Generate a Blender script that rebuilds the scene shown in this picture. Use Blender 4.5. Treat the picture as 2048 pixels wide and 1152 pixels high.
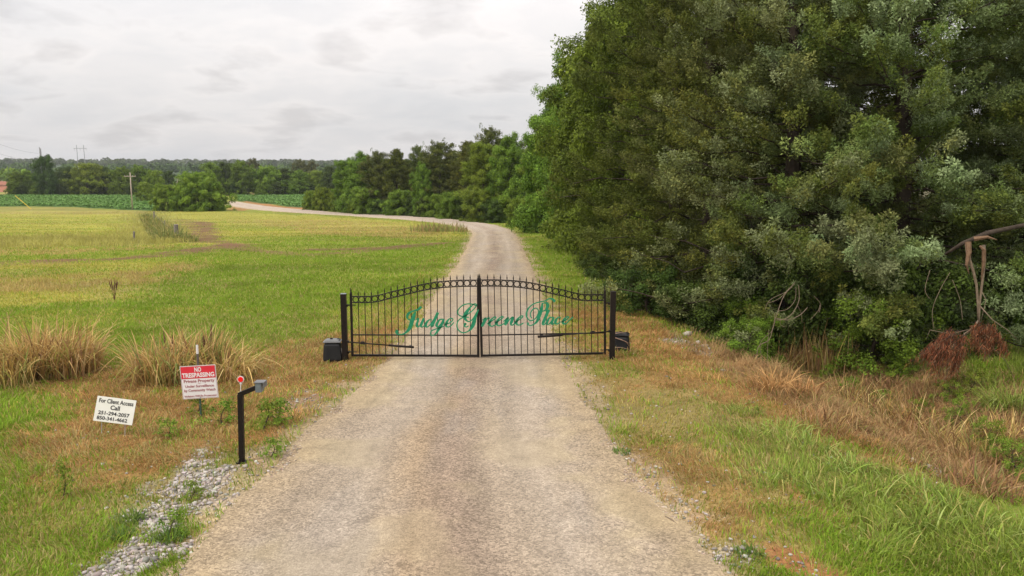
import bpy, math, random
import numpy as np
from mathutils import Vector, Matrix
R = math.radians
for o in list(bpy.data.objects): bpy.data.objects.remove(o)
scene = bpy.context.scene
COL = scene.collection
random.seed(7); RNG = np.random.default_rng(7)

# ------------------------------------------------------------------ camera, sky, sun, exposure
CAMZ, F = 3.6, 1600.0
HOR = 338.0
PITCH = math.atan((576 - HOR) / F)
cam_d = bpy.data.cameras.new('camera'); cam = bpy.data.objects.new('camera', cam_d); COL.objects.link(cam)
cam.location = (0, 0, CAMZ); cam.rotation_euler = (R(90) - PITCH, 0, 0)
cam_d.sensor_width = 36; cam_d.lens = 36 * F / 2048; cam_d.clip_start = .1; cam_d.clip_end = 20000
scene.camera = cam

SUN_EL, SUN_AZ = R(52), R(-125)          # azimuth measured clockwise from +Y: behind and to the left
world = bpy.data.worlds.new('World'); scene.world = world; world.use_nodes = True
nt = world.node_tree; nt.nodes.clear()
def nd(tree, typ, **kw):
    n = tree.nodes.new(typ)
    for k, v in kw.items():
        if k.startswith('i_'): n.inputs[int(k[2:]) if k[2:].isdigit() else k[2:].replace('_', ' ')].default_value = v
        else: setattr(n, k, v)
    return n
sky = nd(nt, 'ShaderNodeTexSky', sky_type='NISHITA', sun_disc=False)
sky.sun_elevation = SUN_EL; sky.sun_rotation = SUN_AZ; sky.dust_density = 2.5; sky.air_density = 1.2
bg1 = nd(nt, 'ShaderNodeBackground'); bg1.inputs[1].default_value = .1
nt.links.new(sky.outputs[0], bg1.inputs[0])
tc = nd(nt, 'ShaderNodeTexCoord')
sep = nd(nt, 'ShaderNodeSeparateXYZ'); nt.links.new(tc.outputs['Generated'], sep.inputs[0])
mz = nd(nt, 'ShaderNodeMath', operation='MAXIMUM', i_1=0.0); nt.links.new(sep.outputs[2], mz.inputs[0])
az = nd(nt, 'ShaderNodeMath', operation='ADD', i_1=0.24); nt.links.new(mz.outputs[0], az.inputs[0])
dx = nd(nt, 'ShaderNodeMath', operation='DIVIDE'); dy = nd(nt, 'ShaderNodeMath', operation='DIVIDE')
nt.links.new(sep.outputs[0], dx.inputs[0]); nt.links.new(az.outputs[0], dx.inputs[1])
nt.links.new(sep.outputs[1], dy.inputs[0]); nt.links.new(az.outputs[0], dy.inputs[1])
cmb = nd(nt, 'ShaderNodeCombineXYZ'); nt.links.new(dx.outputs[0], cmb.inputs[0]); nt.links.new(dy.outputs[0], cmb.inputs[1])
def wnoise(scale, det, off, dist=0.0, rough=.5):
    mp = nd(nt, 'ShaderNodeMapping'); mp.inputs[1].default_value = off; nt.links.new(cmb.outputs[0], mp.inputs[0])
    n = nd(nt, 'ShaderNodeTexNoise'); n.inputs['Scale'].default_value = scale; n.inputs['Detail'].default_value = det
    n.inputs['Roughness'].default_value = rough; n.inputs['Distortion'].default_value = dist
    nt.links.new(mp.outputs[0], n.inputs[0]); return n
n1 = wnoise(1.1, 6, (3.1, 1.7, 0), .3); n2 = wnoise(2.9, 7, (7.3, 4.2, 0), .2, .55)
r1 = nd(nt, 'ShaderNodeValToRGB'); r1.color_ramp.elements[0].position = .38; r1.color_ramp.elements[1].position = .62
r1.color_ramp.elements[0].color = (.70, .695, .705, 1); r1.color_ramp.elements[1].color = (.815, .785, .775, 1)
nt.links.new(n1.outputs[0], r1.inputs[0])
r2 = nd(nt, 'ShaderNodeValToRGB'); r2.color_ramp.elements[0].position = .40; r2.color_ramp.elements[1].position = .66
r2.color_ramp.elements[0].color = (1.0, 1.0, 1.0, 1); r2.color_ramp.elements[1].color = (.885, .875, .87, 1)
e = r2.color_ramp.elements.new(.53); e.color = (1.07, 1.06, 1.05, 1)
nt.links.new(n2.outputs[0], r2.inputs[0])
mm = nd(nt, 'ShaderNodeMix', data_type='RGBA', blend_type='MULTIPLY'); mm.inputs[0].default_value = 1
nt.links.new(r1.outputs[0], mm.inputs[6]); nt.links.new(r2.outputs[0], mm.inputs[7])
rz = nd(nt, 'ShaderNodeMapRange'); rz.inputs[1].default_value = 0; rz.inputs[2].default_value = .9; rz.inputs[3].default_value = .94; rz.inputs[4].default_value = 2.6
nt.links.new(mz.outputs[0], rz.inputs[0])
bg2 = nd(nt, 'ShaderNodeBackground'); nt.links.new(mm.outputs[2], bg2.inputs[0]); nt.links.new(rz.outputs[0], bg2.inputs[1])
ms = nd(nt, 'ShaderNodeMixShader'); ms.inputs[0].default_value = .93
nt.links.new(bg1.outputs[0], ms.inputs[1]); nt.links.new(bg2.outputs[0], ms.inputs[2])
wo = nd(nt, 'ShaderNodeOutputWorld'); nt.links.new(ms.outputs[0], wo.inputs[0])

sd = bpy.data.lights.new('sun', 'SUN'); sd.energy = 2.0; sd.angle = R(14); sd.color = (1, .92, .8)
sun = bpy.data.objects.new('sun', sd); COL.objects.link(sun)
sdir = Vector((math.sin(SUN_AZ) * math.cos(SUN_EL), math.cos(SUN_AZ) * math.cos(SUN_EL), math.sin(SUN_EL)))
sun.rotation_euler = sdir.to_track_quat('Z', 'Y').to_euler(); sun.location = (-20, -20, 40)
scene.view_settings.view_transform = 'Standard'; scene.view_settings.look = 'None'
scene.view_settings.exposure = 0.0; scene.view_settings.gamma = 1
scene.cycles.max_bounces = 6; scene.cycles.diffuse_bounces = 3; scene.cycles.transparent_max_bounces = 4

# ------------------------------------------------------------------ noise, terrain, projection
_T = np.random.default_rng(11).random((256, 256))
def vn(x, y, s=1.0, k=0):
    x = np.asarray(x, float) * s + 37.3 * k + 1000; y = np.asarray(y, float) * s + 91.7 * k + 1000
    xi = np.floor(x).astype(int); yi = np.floor(y).astype(int); fx = x - xi; fy = y - yi
    fx = fx * fx * (3 - 2 * fx); fy = fy * fy * (3 - 2 * fy)
    a = _T[xi & 255, yi & 255]; b = _T[(xi + 1) & 255, yi & 255]; c = _T[xi & 255, (yi + 1) & 255]; d = _T[(xi + 1) & 255, (yi + 1) & 255]
    return (a * (1 - fx) + b * fx) * (1 - fy) + (c * (1 - fx) + d * fx) * fy
def fbm(x, y, s=1.0, k=0, n=4):
    t = 0; a = 1; w = 0
    for i in range(n): t = t + a * vn(x, y, s * 2 ** i, k + i * 3); w += a; a *= .55
    return t / w
_ky = [-60, 0, 20, 30, 45, 60, 75, 90, 110, 130, 160, 200, 260, 400, 650, 1000, 1500, 2600]
_kz = [.25, .05, 0, -.2, -.65, -1.2, -1.8, -2.4, -3.1, -3.7, -4.1, -4.3, -4.4, -4.6, -4, 2, 9.5, 10]
_ty = np.concatenate([np.arange(-80, 300, .5), np.arange(300, 4000, 5)])
_tz = np.interp(_ty, _ky, _kz)
_s = np.convolve(np.pad(_tz[:760], 12, mode='edge'), np.ones(25) / 25, 'valid'); _tz[:740] = _s[:740]
def smooth(a, b, v):
    t = np.clip((np.asarray(v, float) - a) / (b - a), 0, 1); return t * t * (3 - 2 * t)
def ditch_x(y): return np.interp(y, [-5, 6, 9, 16, 25, 40, 80], [9.0, 7.6, 6.9, 6.0, 5.0, 4.6, 5])
def Z(x, y):
    x = np.asarray(x, float); y = np.asarray(y, float)
    z = np.interp(y, _ty, _tz)
    near = 1 - smooth(35, 60, y)
    d = x - ditch_x(y)
    z = z - .55 * np.exp(-(d / 1.35) ** 2) * near
    z = z - .18 * smooth(-1.2, 2.5, d) * near
    z = z - .10 * smooth(-2.6, -4.5, x) * near
    z = z + .05 * (vn(x, y, .45, 1) - .5) * smooth(2.6, 4.0, np.abs(x + .3)) + .25 * (vn(x, y, .05, 2) - .5) * smooth(25, 70, y)
    z = z + 5 * (vn(x, y, .004, 4) - .5) * smooth(700, 1300, y)
    return z
CP, SP = math.cos(PITCH), math.sin(PITCH)
def ray(px, py):
    u = (px - 1024) / F; v = (576 - py) / F
    return Vector((u, CP + v * SP, -SP + v * CP))
def G(px, py):
    d = ray(px, py); t = 3.0; last = t
    while t < 6000:
        p = d * t
        if CAMZ + p.z < float(Z(p.x, p.y)): break
        last = t; t *= 1.01; 
    lo, hi = last, t
    for _ in range(24):
        m = (lo + hi) / 2; p = d * m
        if CAMZ + p.z < float(Z(p.x, p.y)): hi = m
        else: lo = m
    p = d * hi; return Vector((p.x, p.y, float(Z(p.x, p.y))))
def at_y(px, py, y):
    d = ray(px, py); t = y / d.y; return Vector((d.x * t, y, CAMZ + d.z * t))
def gz(x, y): return float(Z(x, y))
def poly(pts): return np.array([list(G(*p))[:2] for p in pts])
def inside(P, x, y):
    c = np.zeros(x.shape, bool); n = len(P)
    for i in range(n):
        x0, y0 = P[i]; x1, y1 = P[(i + 1) % n]
        if y0 == y1: continue
        m = ((y0 > y) != (y1 > y)) & (x < (x1 - x0) * (y - y0) / (y1 - y0) + x0)
        c ^= m
    return c
def soft(P, x, y, w=.02, k=0):
    """coverage of a patch, its outline frayed by noise that grows with distance"""
    d = np.maximum(np.abs(y), 5); acc = 0
    wx = (fbm(x, y, 3.0 / 8, k) - .5) * .09 * d + (fbm(x, y, 2.2, k + 5) - .5) * 1.0
    wy = (fbm(x, y, 3.0 / 8, k + 9) - .5) * .09 * d + (fbm(x, y, 2.2, k + 14) - .5) * 1.0
    for jx, jy in ((1, 1), (-1, 1), (1, -1), (-1, -1), (0, 0)):
        acc = acc + inside(P, x + wx + jx * w * d, y + wy + jy * w * d * 1.5)
    return acc / 5.0
def dist_line(P, x, y):
    best = np.full(x.shape, 1e9)
    for (x0, y0), (x1, y1) in zip(P[:-1], P[1:]):
        L = (x1 - x0) ** 2 + (y1 - y0) ** 2 + 1e-9
        t = np.clip(((x - x0) * (x1 - x0) + (y - y0) * (y1 - y0)) / L, 0, 1)
        best = np.minimum(best, np.hypot(x - x0 - t * (x1 - x0), y - y0 - t * (y1 - y0)))
    return best

# ------------------------------------------------------------------ object helpers
def tag(o, label=None, cat=None, group=None, kind=None):
    if label: o['label'] = label
    if cat: o['category'] = cat
    if group: o['group'] = group
    if kind: o['kind'] = kind
    return o
def thing(name, loc, label, cat, group=None, rz=0):
    o = bpy.data.objects.new(name, None); COL.objects.link(o); o.location = loc; o.rotation_euler = (0, 0, rz)
    o.empty_display_size = .1
    return tag(o, label, cat, group)
def link(name, me, parent=None):
    o = bpy.data.objects.new(name, me); COL.objects.link(o); o.parent = parent; return o
def np_mesh(name, V, quads=None, tris=None, col=None, mat=None, smoothf=False):
    me = bpy.data.meshes.new(name); V = np.asarray(V, np.float32).reshape(-1, 3)
    q = np.zeros((0, 4), np.int32) if quads is None else np.asarray(quads, np.int32)
    t = np.zeros((0, 3), np.int32) if tris is None else np.asarray(tris, np.int32)
    me.vertices.add(len(V)); me.vertices.foreach_set('co', V.ravel())
    me.loops.add(q.size + t.size); me.loops.foreach_set('vertex_index', np.concatenate([q.ravel(), t.ravel()]))
    me.polygons.add(len(q) + len(t))
    st = np.concatenate([np.arange(len(q)) * 4, q.size + np.arange(len(t)) * 3]).astype(np.int32)
    me.polygons.foreach_set('loop_start', st)
    if smoothf: me.polygons.foreach_set('use_smooth', np.ones(len(q) + len(t), bool))
    me.update(calc_edges=True)
    if col is not None:
        a = me.color_attributes.new('Col', 'FLOAT_COLOR', 'POINT')
        c = np.ones((len(V), 4), np.float32); c[:, :col.shape[1]] = col; a.data.foreach_set('color', c.ravel())
    if mat: me.materials.append(mat)
    return me
class MB:
    def __init__(s): s.v = []; s.f = []
    def box(s, c, size, M=None, taper=1.0):
        c = Vector(c); n = len(s.v); hx, hy, hz = size[0] / 2, size[1] / 2, size[2] / 2
        for sz in (-1, 1):
            t = taper if sz > 0 else 1
            for sx, sy in ((-1, -1), (1, -1), (1, 1), (-1, 1)):
                p = Vector((sx * hx * t, sy * hy * t, sz * hz)); s.v.append(c + (M @ p if M else p))
        for f in ((3, 2, 1, 0), (4, 5, 6, 7), (0, 1, 5, 4), (1, 2, 6, 5), (2, 3, 7, 6), (3, 0, 4, 7)): s.f.append([n + i for i in f])
        return s
    def tube(s, pts, rad, k=8, cap=True, closed=False):
        pts = [Vector(p) for p in pts]; n = len(pts)
        if not hasattr(rad, '__len__'): rad = [rad] * n
        base = len(s.v); up = None
        for i, p in enumerate(pts):
            if closed: d = pts[(i + 1) % n] - pts[i - 1]
            else: d = pts[min(i + 1, n - 1)] - pts[max(i - 1, 0)]
            d.normalize()
            if up is None:
                up = Vector((0, 0, 1)) if abs(d.z) < .9 else Vector((1, 0, 0))
            a = d.cross(up).normalized(); up = a.cross(d).normalized()
            for j in range(k):
                t = 2 * math.pi * j / k; s.v.append(p + (a * math.cos(t) + up * math.sin(t)) * rad[i])
        m = n if closed else n - 1
        for i in range(m):
            i2 = (i + 1) % n
            for j in range(k):
                s.f.append([base + i * k + j, base + i * k + (j + 1) % k, base + i2 * k + (j + 1) % k, base + i2 * k + j])
        if cap and not closed:
            s.f.append([base + j for j in range(k)][::-1]); s.f.append([base + (n - 1) * k + j for j in range(k)])
        return s
    def prism(s, outline, h, M):
        """outline in XY, thickness h along Z, placed by matrix M (4x4)"""
        n = len(outline); b = len(s.v)
        for z in (0, h):
            for p in outline: s.v.append(M @ Vector((p[0], p[1], z)))
        s.f.append([b + i for i in range(n)][::-1]); s.f.append([b + n + i for i in range(n)])
        for i in range(n): s.f.append([b + i, b + (i + 1) % n, b + n + (i + 1) % n, b + n + i])
        return s
    def build(s, name, mat, parent=None, smoothf=False, bevel=0):
        me = bpy.data.meshes.new(name); me.from_pydata([tuple(v) for v in s.v], [], s.f); me.materials.append(mat)
        if smoothf:
            for p in me.polygons: p.use_smooth = len(p.vertices) == 4
        me.update(); o = link(name, me, parent)
        if bevel:
            m = o.modifiers.new('bevel', 'BEVEL'); m.width = bevel; m.segments = 2; m.limit_method = 'ANGLE'
        return o

# ------------------------------------------------------------------ materials
def mat(name, color=(.5, .5, .5), rough=.6, metal=0, noise=None, bump=0, spec=.5):
    m = bpy.data.materials.new(name); m.use_nodes = True; t = m.node_tree; b = t.nodes['Principled BSDF']
    b.inputs['Roughness'].default_value = rough; b.inputs['Metallic'].default_value = metal
    b.inputs['Specular IOR Level'].default_value = spec
    b.inputs['Base Color'].default_value = (*color, 1)
    if noise:
        sc, amt, c2 = noise
        tcx = nd(t, 'ShaderNodeTexCoord'); n = nd(t, 'ShaderNodeTexNoise'); n.inputs['Scale'].default_value = sc; n.inputs['Detail'].default_value = 6
        t.links.new(tcx.outputs['Object'], n.inputs[0])
        cr = nd(t, 'ShaderNodeValToRGB'); cr.color_ramp.elements[0].position = .5 - .5 * amt; cr.color_ramp.elements[1].position = .5 + .4 * amt
        cr.color_ramp.elements[0].color = (*color, 1); cr.color_ramp.elements[1].color = (*c2, 1)
        t.links.new(n.outputs[0], cr.inputs[0]); t.links.new(cr.outputs[0], b.inputs['Base Color'])
        if bump:
            bm = nd(t, 'ShaderNodeBump'); bm.inputs['Strength'].default_value = bump; bm.inputs['Distance'].default_value = .01
            t.links.new(n.outputs[0], bm.inputs['Height']); t.links.new(bm.outputs[0], b.inputs['Normal'])
    return m
def leaf_mat(name, trans=.3, rough=.55, spec=.25, vary=.12, gain=1.0):
    m = bpy.data.materials.new(name); m.use_nodes = True; t = m.node_tree; b = t.nodes['Principled BSDF']
    a = nd(t, 'ShaderNodeAttribute', attribute_name='Col'); oi = nd(t, 'ShaderNodeObjectInfo')
    hs = nd(t, 'ShaderNodeHueSaturation')
    m1 = nd(t, 'ShaderNodeMapRange'); m1.inputs[3].default_value = .5 - vary * .12; m1.inputs[4].default_value = .5 + vary * .12
    m2 = nd(t, 'ShaderNodeMapRange'); m2.inputs[3].default_value = gain * (1 - vary); m2.inputs[4].default_value = gain * (1 + vary)
    t.links.new(oi.outputs['Random'], m1.inputs[0]); t.links.new(oi.outputs['Random'], m2.inputs[0])
    t.links.new(m1.outputs[0], hs.inputs['Hue']); t.links.new(m2.outputs[0], hs.inputs['Value']); t.links.new(a.outputs['Color'], hs.inputs['Color'])
    t.links.new(hs.outputs[0], b.inputs['Base Color']); b.inputs['Roughness'].default_value = rough; b.inputs['Specular IOR Level'].default_value = spec
    tr = nd(t, 'ShaderNodeBsdfTranslucent'); t.links.new(hs.outputs[0], tr.inputs[0])
    mx = nd(t, 'ShaderNodeMixShader'); mx.inputs[0].default_value = trans
    t.links.new(b.outputs[0], mx.inputs[1]); t.links.new(tr.outputs[0], mx.inputs[2]); t.links.new(mx.outputs[0], t.nodes['Material Output'].inputs[0])
    return m
def ground_mat(name, road=False):
    m = bpy.data.materials.new(name); m.use_nodes = True; t = m.node_tree; b = t.nodes['Principled BSDF']
    b.inputs['Roughness'].default_value = .95; b.inputs['Specular IOR Level'].default_value = .15
    a = nd(t, 'ShaderNodeAttribute', attribute_name='Col'); tcx = nd(t, 'ShaderNodeTexCoord')
    def noise(sc, det=6, rough=.6):
        n = nd(t, 'ShaderNodeTexNoise'); n.inputs['Scale'].default_value = sc; n.inputs['Detail'].default_value = det; n.inputs['Roughness'].default_value = rough
        t.links.new(tcx.outputs['Object'], n.inputs[0]); return n
    def rng(src, lo, hi, f0=.3, f1=.7):
        r = nd(t, 'ShaderNodeMapRange'); r.inputs[1].default_value = f0; r.inputs[2].default_value = f1
        r.inputs[3].default_value = lo; r.inputs[4].default_value = hi; t.links.new(src, r.inputs[0]); return r
    def mul(c, f):
        x = nd(t, 'ShaderNodeMix', data_type='RGBA', blend_type='MULTIPLY'); x.inputs[0].default_value = 1
        t.links.new(c, x.inputs[6]); t.links.new(f, x.inputs[7]); return x.outputs[2]
    na = noise(2.2, 8, .7); nb = noise(14, 6, .7); nc = noise(70 if road else 45, 3, .6)
    c = mul(a.outputs['Color'], rng(na.outputs[0], .92 if road else .78, 1.07 if road else 1.2).outputs[0])
    c = mul(c, rng(nb.outputs[0], .86 if road else .74, 1.12 if road else 1.24).outputs[0])
    c = mul(c, rng(nc.outputs[0], .74 if road else .7, 1.26 if road else 1.3).outputs[0])
    vo = nd(t, 'ShaderNodeTexVoronoi'); vo.inputs['Scale'].default_value = 48 if road else 22; t.links.new(tcx.outputs['Object'], vo.inputs[0])
    # stones: each cell its own tone, only where the vertex alpha says gravel
    bw = nd(t, 'ShaderNodeSeparateColor'); t.links.new(vo.outputs['Color'], bw.inputs[0])
    st = rng(bw.outputs[0], .62, 1.38, 0, 1)
    mx = nd(t, 'ShaderNodeMix', data_type='RGBA'); t.links.new(a.outputs['Alpha'], mx.inputs[0]); t.links.new(c, mx.inputs[6])
    t.links.new(mul(c, st.outputs[0]), mx.inputs[7]); t.links.new(mx.outputs[2], b.inputs['Base Color'])
    bm = nd(t, 'ShaderNodeBump'); bm.inputs['Strength'].default_value = .8; bm.inputs['Distance'].default_value = .02
    hsum = nd(t, 'ShaderNodeMath', operation='ADD'); t.links.new(nb.outputs[0], hsum.inputs[0]); t.links.new(nc.outputs[0], hsum.inputs[1])
    t.links.new(hsum.outputs[0], bm.inputs['Height']); t.links.new(bm.outputs[0], b.inputs['Normal'])
    return m
M_ground = ground_mat('ground'); M_road = ground_mat('gravel_road', True)
M_grass = leaf_mat('grass', .3, .7, .04, 0); M_leaf = leaf_mat('leaf', .18, .6, .08, .14, .95); M_cedar = leaf_mat('cedar', .1, .7, .05, .16, 1.06)
M_straw = leaf_mat('straw', .3, .7, .06, .08)
M_bark = mat('bark', (.035, .027, .02), .95, noise=(9, .6, (.08, .062, .048)), bump=.8, spec=.08)
M_deadwood = mat('dead_wood', (.15, .11, .075), .9, noise=(12, .5, (.26, .2, .14)), bump=.5, spec=.1)
M_split = mat('split_wood', (.25, .16, .10), .9, noise=(14, .5, (.15, .09, .055)), bump=.8, spec=.1)
M_black = mat('black_paint', (.006, .005, .005), .5, noise=(30, .6, (.018, .012, .009)), spec=.2)
M_blackpl = mat('black_plastic', (.008, .009, .011), .55, noise=(6, .7, (.022, .022, .022)), spec=.25)
M_lidpl = mat('grey_plastic_lid', (.09, .095, .1), .5, noise=(8, .6, (.15, .15, .15)))
M_letter = mat('green_paint', (.0, .17, .075), .45, noise=(20, .5, (.01, .25, .12)))
M_white = mat('white_board', (.78, .76, .76), .5, noise=(5, .7, (.68, .65, .64)))
M_whiteold = mat('weathered_board', (.66, .66, .58), .6, noise=(7, .7, (.74, .74, .68)))
M_red = mat('sign_red', (.6, .012, .03), .5, noise=(8, .5, (.66, .03, .05)))
M_redrefl = mat('reflector_red', (.85, .005, .01), .3)
M_ink = mat('black_ink', (.02, .02, .02), .7)
M_redink = mat('faded_red_ink', (.33, .09, .1), .7)
M_gpost = mat('green_steel', (.02, .09, .06), .6, noise=(20, .6, (.05, .07, .05)))
M_brownpost = mat('brown_steel', (.07, .05, .045), .7, noise=(20, .6, (.13, .1, .09)))
M_graybox = mat('grey_metal', (.1, .12, .13), .4, noise=(15, .6, (.16, .18, .19)))
M_steel = mat('galvanised_steel', (.3, .3, .3), .5)
M_pole = mat('weathered_pole', (.34, .27, .21), .85, noise=(10, .6, (.45, .38, .31)), bump=.4)
M_oldpost = mat('old_wood', (.14, .12, .1), .9, noise=(10, .6, (.24, .21, .18)), bump=.5)
M_yellow = mat('yellow_plastic', (.75, .5, .03), .5)
M_cable = mat('tan_cable', (.35, .22, .16), .6)
M_wire = mat('line_wire', (.12, .12, .12), .5, metal=.3)
M_stone = leaf_mat('stone', 0, .9, .2, 0)
M_seed = mat('seed_head', (.09, .035, .02), .9, noise=(60, .6, (.16, .07, .04)), bump=.6)
M_tower = mat('tower_steel', (.28, .28, .29), .6)
M_housewhite = mat('white_siding', (.75, .77, .85), .6); M_houseroof = mat('roof_blue', (.1, .11, .2), .6)
# ------------------------------------------------------------------ what grows where (all patches are outlines on the ground)
ROAD = [((360,1152),(1450,1152)),((440,1040),(1355,1040)),((545,940),(1262,940)),((612,860),(1208,860)),((705,790),(1156,790)),
        ((772,725),(1124,725)),((842,645),(1096,645)),((882,575),(1078,575)),((915,530),(1060,530)),((935,492),(1046,500)),
        ((946,470),(1034,474)),((940,461),(1018,459)),((912,452),(988,450)),((870,445),(940,443)),((800,438.5),(870,436)),
        ((700,431.5),(770,430)),((600,426),(660,424.5)),((535,421.5),(575,417.5)),((495,417.5),(522,411)),((468,413),(488,406)),((452,409),(462,402))]
RL = np.array([list(G(*a))[:2] for a, b in ROAD]); RR = np.array([list(G(*b))[:2] for a, b in ROAD])
RL = np.vstack([[RL[0][0] - .15, -12], RL]); RR = np.vstack([[RR[0][0] + .15, -12], RR])
ROADP = np.vstack([RL, RR[::-1]])
C = dict(lawn=(.17, .20, .024), yellow=(.30, .28, .05), dry=(.24, .12, .04), olive=(.26, .20, .075), sand=(.36, .27, .17), gravel=(.34, .30, .26),
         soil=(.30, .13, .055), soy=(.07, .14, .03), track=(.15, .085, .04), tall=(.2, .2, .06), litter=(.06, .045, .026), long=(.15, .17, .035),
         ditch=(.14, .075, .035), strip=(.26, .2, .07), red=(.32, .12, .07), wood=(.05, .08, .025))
KL = list(C)
PZ = [  # class, pixel outline, opacity, softness, noise key
 ('yellow', [(-500,428),(300,420),(480,424),(700,434),(860,447),(935,465),(900,482),(700,500),(600,512),(330,545),(290,600),(0,615),(-600,640)], .85, .01, 1),
 ('lawn', [(-500,440),(0,436),(300,432),(860,452),(900,480),(600,512),(0,560),(-500,570)], .45, .01, 43),
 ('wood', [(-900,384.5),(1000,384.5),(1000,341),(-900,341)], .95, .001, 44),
 ('lawn', [(390,488),(640,470),(930,480),(900,560),(600,620),(250,600),(330,535)], .7, .015, 2),
 ('lawn', [(-300,500),(0,497),(380,490),(430,500),(0,535),(-300,540)], .5, .01, 3),
 ('strip', [(430,440),(700,440),(850,455),(860,480),(640,470),(560,455)], .6, .01, 4),
 ('strip', [(-400,560),(0,556),(200,548),(420,524),(440,530),(250,572),(0,590),(-400,600)], .7, .01, 45),
 ('strip', [(-500,502),(0,500),(300,496),(380,490),(380,494),(200,508),(0,512),(-500,515)], .55, .006, 46),
 ('olive', [(160,560),(240,556),(300,570),(280,600),(170,600)], .6, .02, 47),
 ('tall', [(-500,478),(0,474),(350,470),(372,487),(200,496),(0,498),(-500,502)], .75, .006, 5),
 ('tall', [(262,420),(330,420),(352,455),(372,486),(300,486),(250,470)], .8, .006, 6),
 ('strip', [(-600,412),(0,414),(60,411),(150,416),(300,423),(300,428),(0,428),(-600,430)], .6, .002, 7),
 ('soy', [(-900,391),(0,392),(310,392),(320,421),(300,422),(150,414),(0,413),(-900,413)], 1, .001, 8),
 ('strip', [(-900,384),(0,385),(320,387),(320,391.5),(0,392),(-900,391)], .8, .001, 9),
 ('red', [(-900,356),(-60,360),(18,362),(20,384),(-900,383)], .9, .001, 10),
 ('strip', [(470,385.5),(640,385.5),(640,388.5),(470,389.5)], .8, .001, 11),
 ('soy', [(470,391),(560,388.5),(650,389),(650,417),(600,416),(540,409),(478,403)], 1, .001, 12),
 ('soil', [(478,401.5),(540,408),(600,415.5),(660,420.5),(600,421),(540,414),(490,405)], .8, .002, 13),
 ('soil', [(462,412),(500,417),(490,421),(455,420)], .7, .002, 13),
 ('strip', [(640,417),(760,424),(900,434),(1000,446),(1000,440),(900,431),(760,421),(640,414)], .7, .003, 14),
 ('dry', [(700,640),(740,655),(850,600),(905,520),(940,480),(930,480),(880,530),(820,590),(745,630)], .45, .02, 15),
 ('dry', [(690,660),(760,650),(830,640),(780,740),(680,790),(600,855),(570,900),(480,905),(390,920),(300,975),(60,1000),(20,890),(150,815),(110,780),(0,765),(-400,790),(-400,700),(40,690),(260,730),(460,730),(560,690)], .93, .02, 16),
 ('olive', [(60,990),(260,960),(400,925),(450,905),(470,960),(330,1060),(300,1152),(0,1250),(-100,1152),(0,1040)], .55, .03, 17),
 ('olive', [(1105,640),(1240,690),(1500,810),(1700,900),(2048,1010),(2048,1400),(1450,1400),(1230,900),(1140,720)], .95, .02, 18),
 ('lawn', [(1050,480),(1100,480),(1230,600),(1240,620),(1110,620),(1080,560)], .6, .01, 19),
 ('dry', [(1120,610),(1230,612),(1330,640),(1430,700),(1560,760),(1780,790),(2100,800),(2300,960),(2300,1040),(2048,1010),(1850,945),(1640,880),(1520,830),(1330,775),(1200,730),(1150,700),(1125,660)], .93, .02, 20),
 ('dry', [(1180,760),(1330,790),(1300,800),(1200,790)], .5, .02, 21),
 ('dry', [(1240,860),(1440,900),(1560,1000),(1500,1060),(1400,1000),(1280,940)], .6, .02, 22),
 ('ditch', [(1400,690),(1540,720),(1760,750),(2100,770),(2300,960),(1850,930),(1640,860),(1490,780)], .8, .02, 23),
 ('long', [(1440,800),(1530,850),(1700,900),(1800,960),(2048,1030),(2300,1100),(2300,1500),(1950,1400),(1800,1152),(1700,1060),(1560,970),(1500,900)], .7, .03, 24),
 ('lawn', [(1500,1152),(1620,1060),(1800,1100),(2100,1120),(2100,1500),(1550,1500)], .7, .03, 25),
 ('soil', [(1520,1085),(1650,1085),(1730,1160),(1590,1185)], .9, .01, 26),
 ('soil', [(370,1040),(440,1035),(440,1065),(370,1080)], .9, .008, 27),
 ('soil', [(455,915),(520,918),(520,942),(460,940)], .8, .006, 28),
 ('soil', [(620,780),(680,785),(650,805),(600,800)], .7, .006, 29),
 ('soil', [(1560,960),(1640,990),(1700,1010),(1680,1040),(1580,1000)], .7, .01, 41),
 ('soil', [(1340,1000),(1420,1030),(1460,1090),(1400,1060)], .6, .01, 42),
 ('gravel', [(420,880),(480,905),(570,915),(545,985),(450,1040),(390,1020),(320,1040),(270,1000),(380,920)], .97, .015, 30),
 ('gravel', [(290,1000),(370,1010),(340,1070),(375,1110),(350,1250),(80,1250),(190,1115),(250,1060)], .97, .015, 31),
 ('gravel', [(590,800),(660,760),(700,745),(690,770),(610,825)], .6, .015, 32),
 ('gravel', [(1300,985),(1420,1040),(1500,1100),(1540,1152),(1450,1152),(1380,1060)], .7, .015, 33),
 ('gravel', [(1340,660),(1390,680),(1430,700),(1400,702),(1350,680)], .8, .008, 34),
 ('gravel', [(1830,925),(1900,945),(1890,960),(1820,942)], .8, .006, 35),
 ('gravel', [(1700,1000),(1760,1010),(1740,1030),(1690,1015)], .6, .006, 36),
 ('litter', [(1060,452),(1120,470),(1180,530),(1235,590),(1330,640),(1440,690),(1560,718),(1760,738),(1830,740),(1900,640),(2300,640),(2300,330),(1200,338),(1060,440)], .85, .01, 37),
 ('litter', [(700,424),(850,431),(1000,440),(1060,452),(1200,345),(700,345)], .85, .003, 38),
 ('long', [(1830,740),(2048,775),(2400,800),(2400,620),(1990,560),(1900,640)], .8, .01, 39),
]
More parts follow.
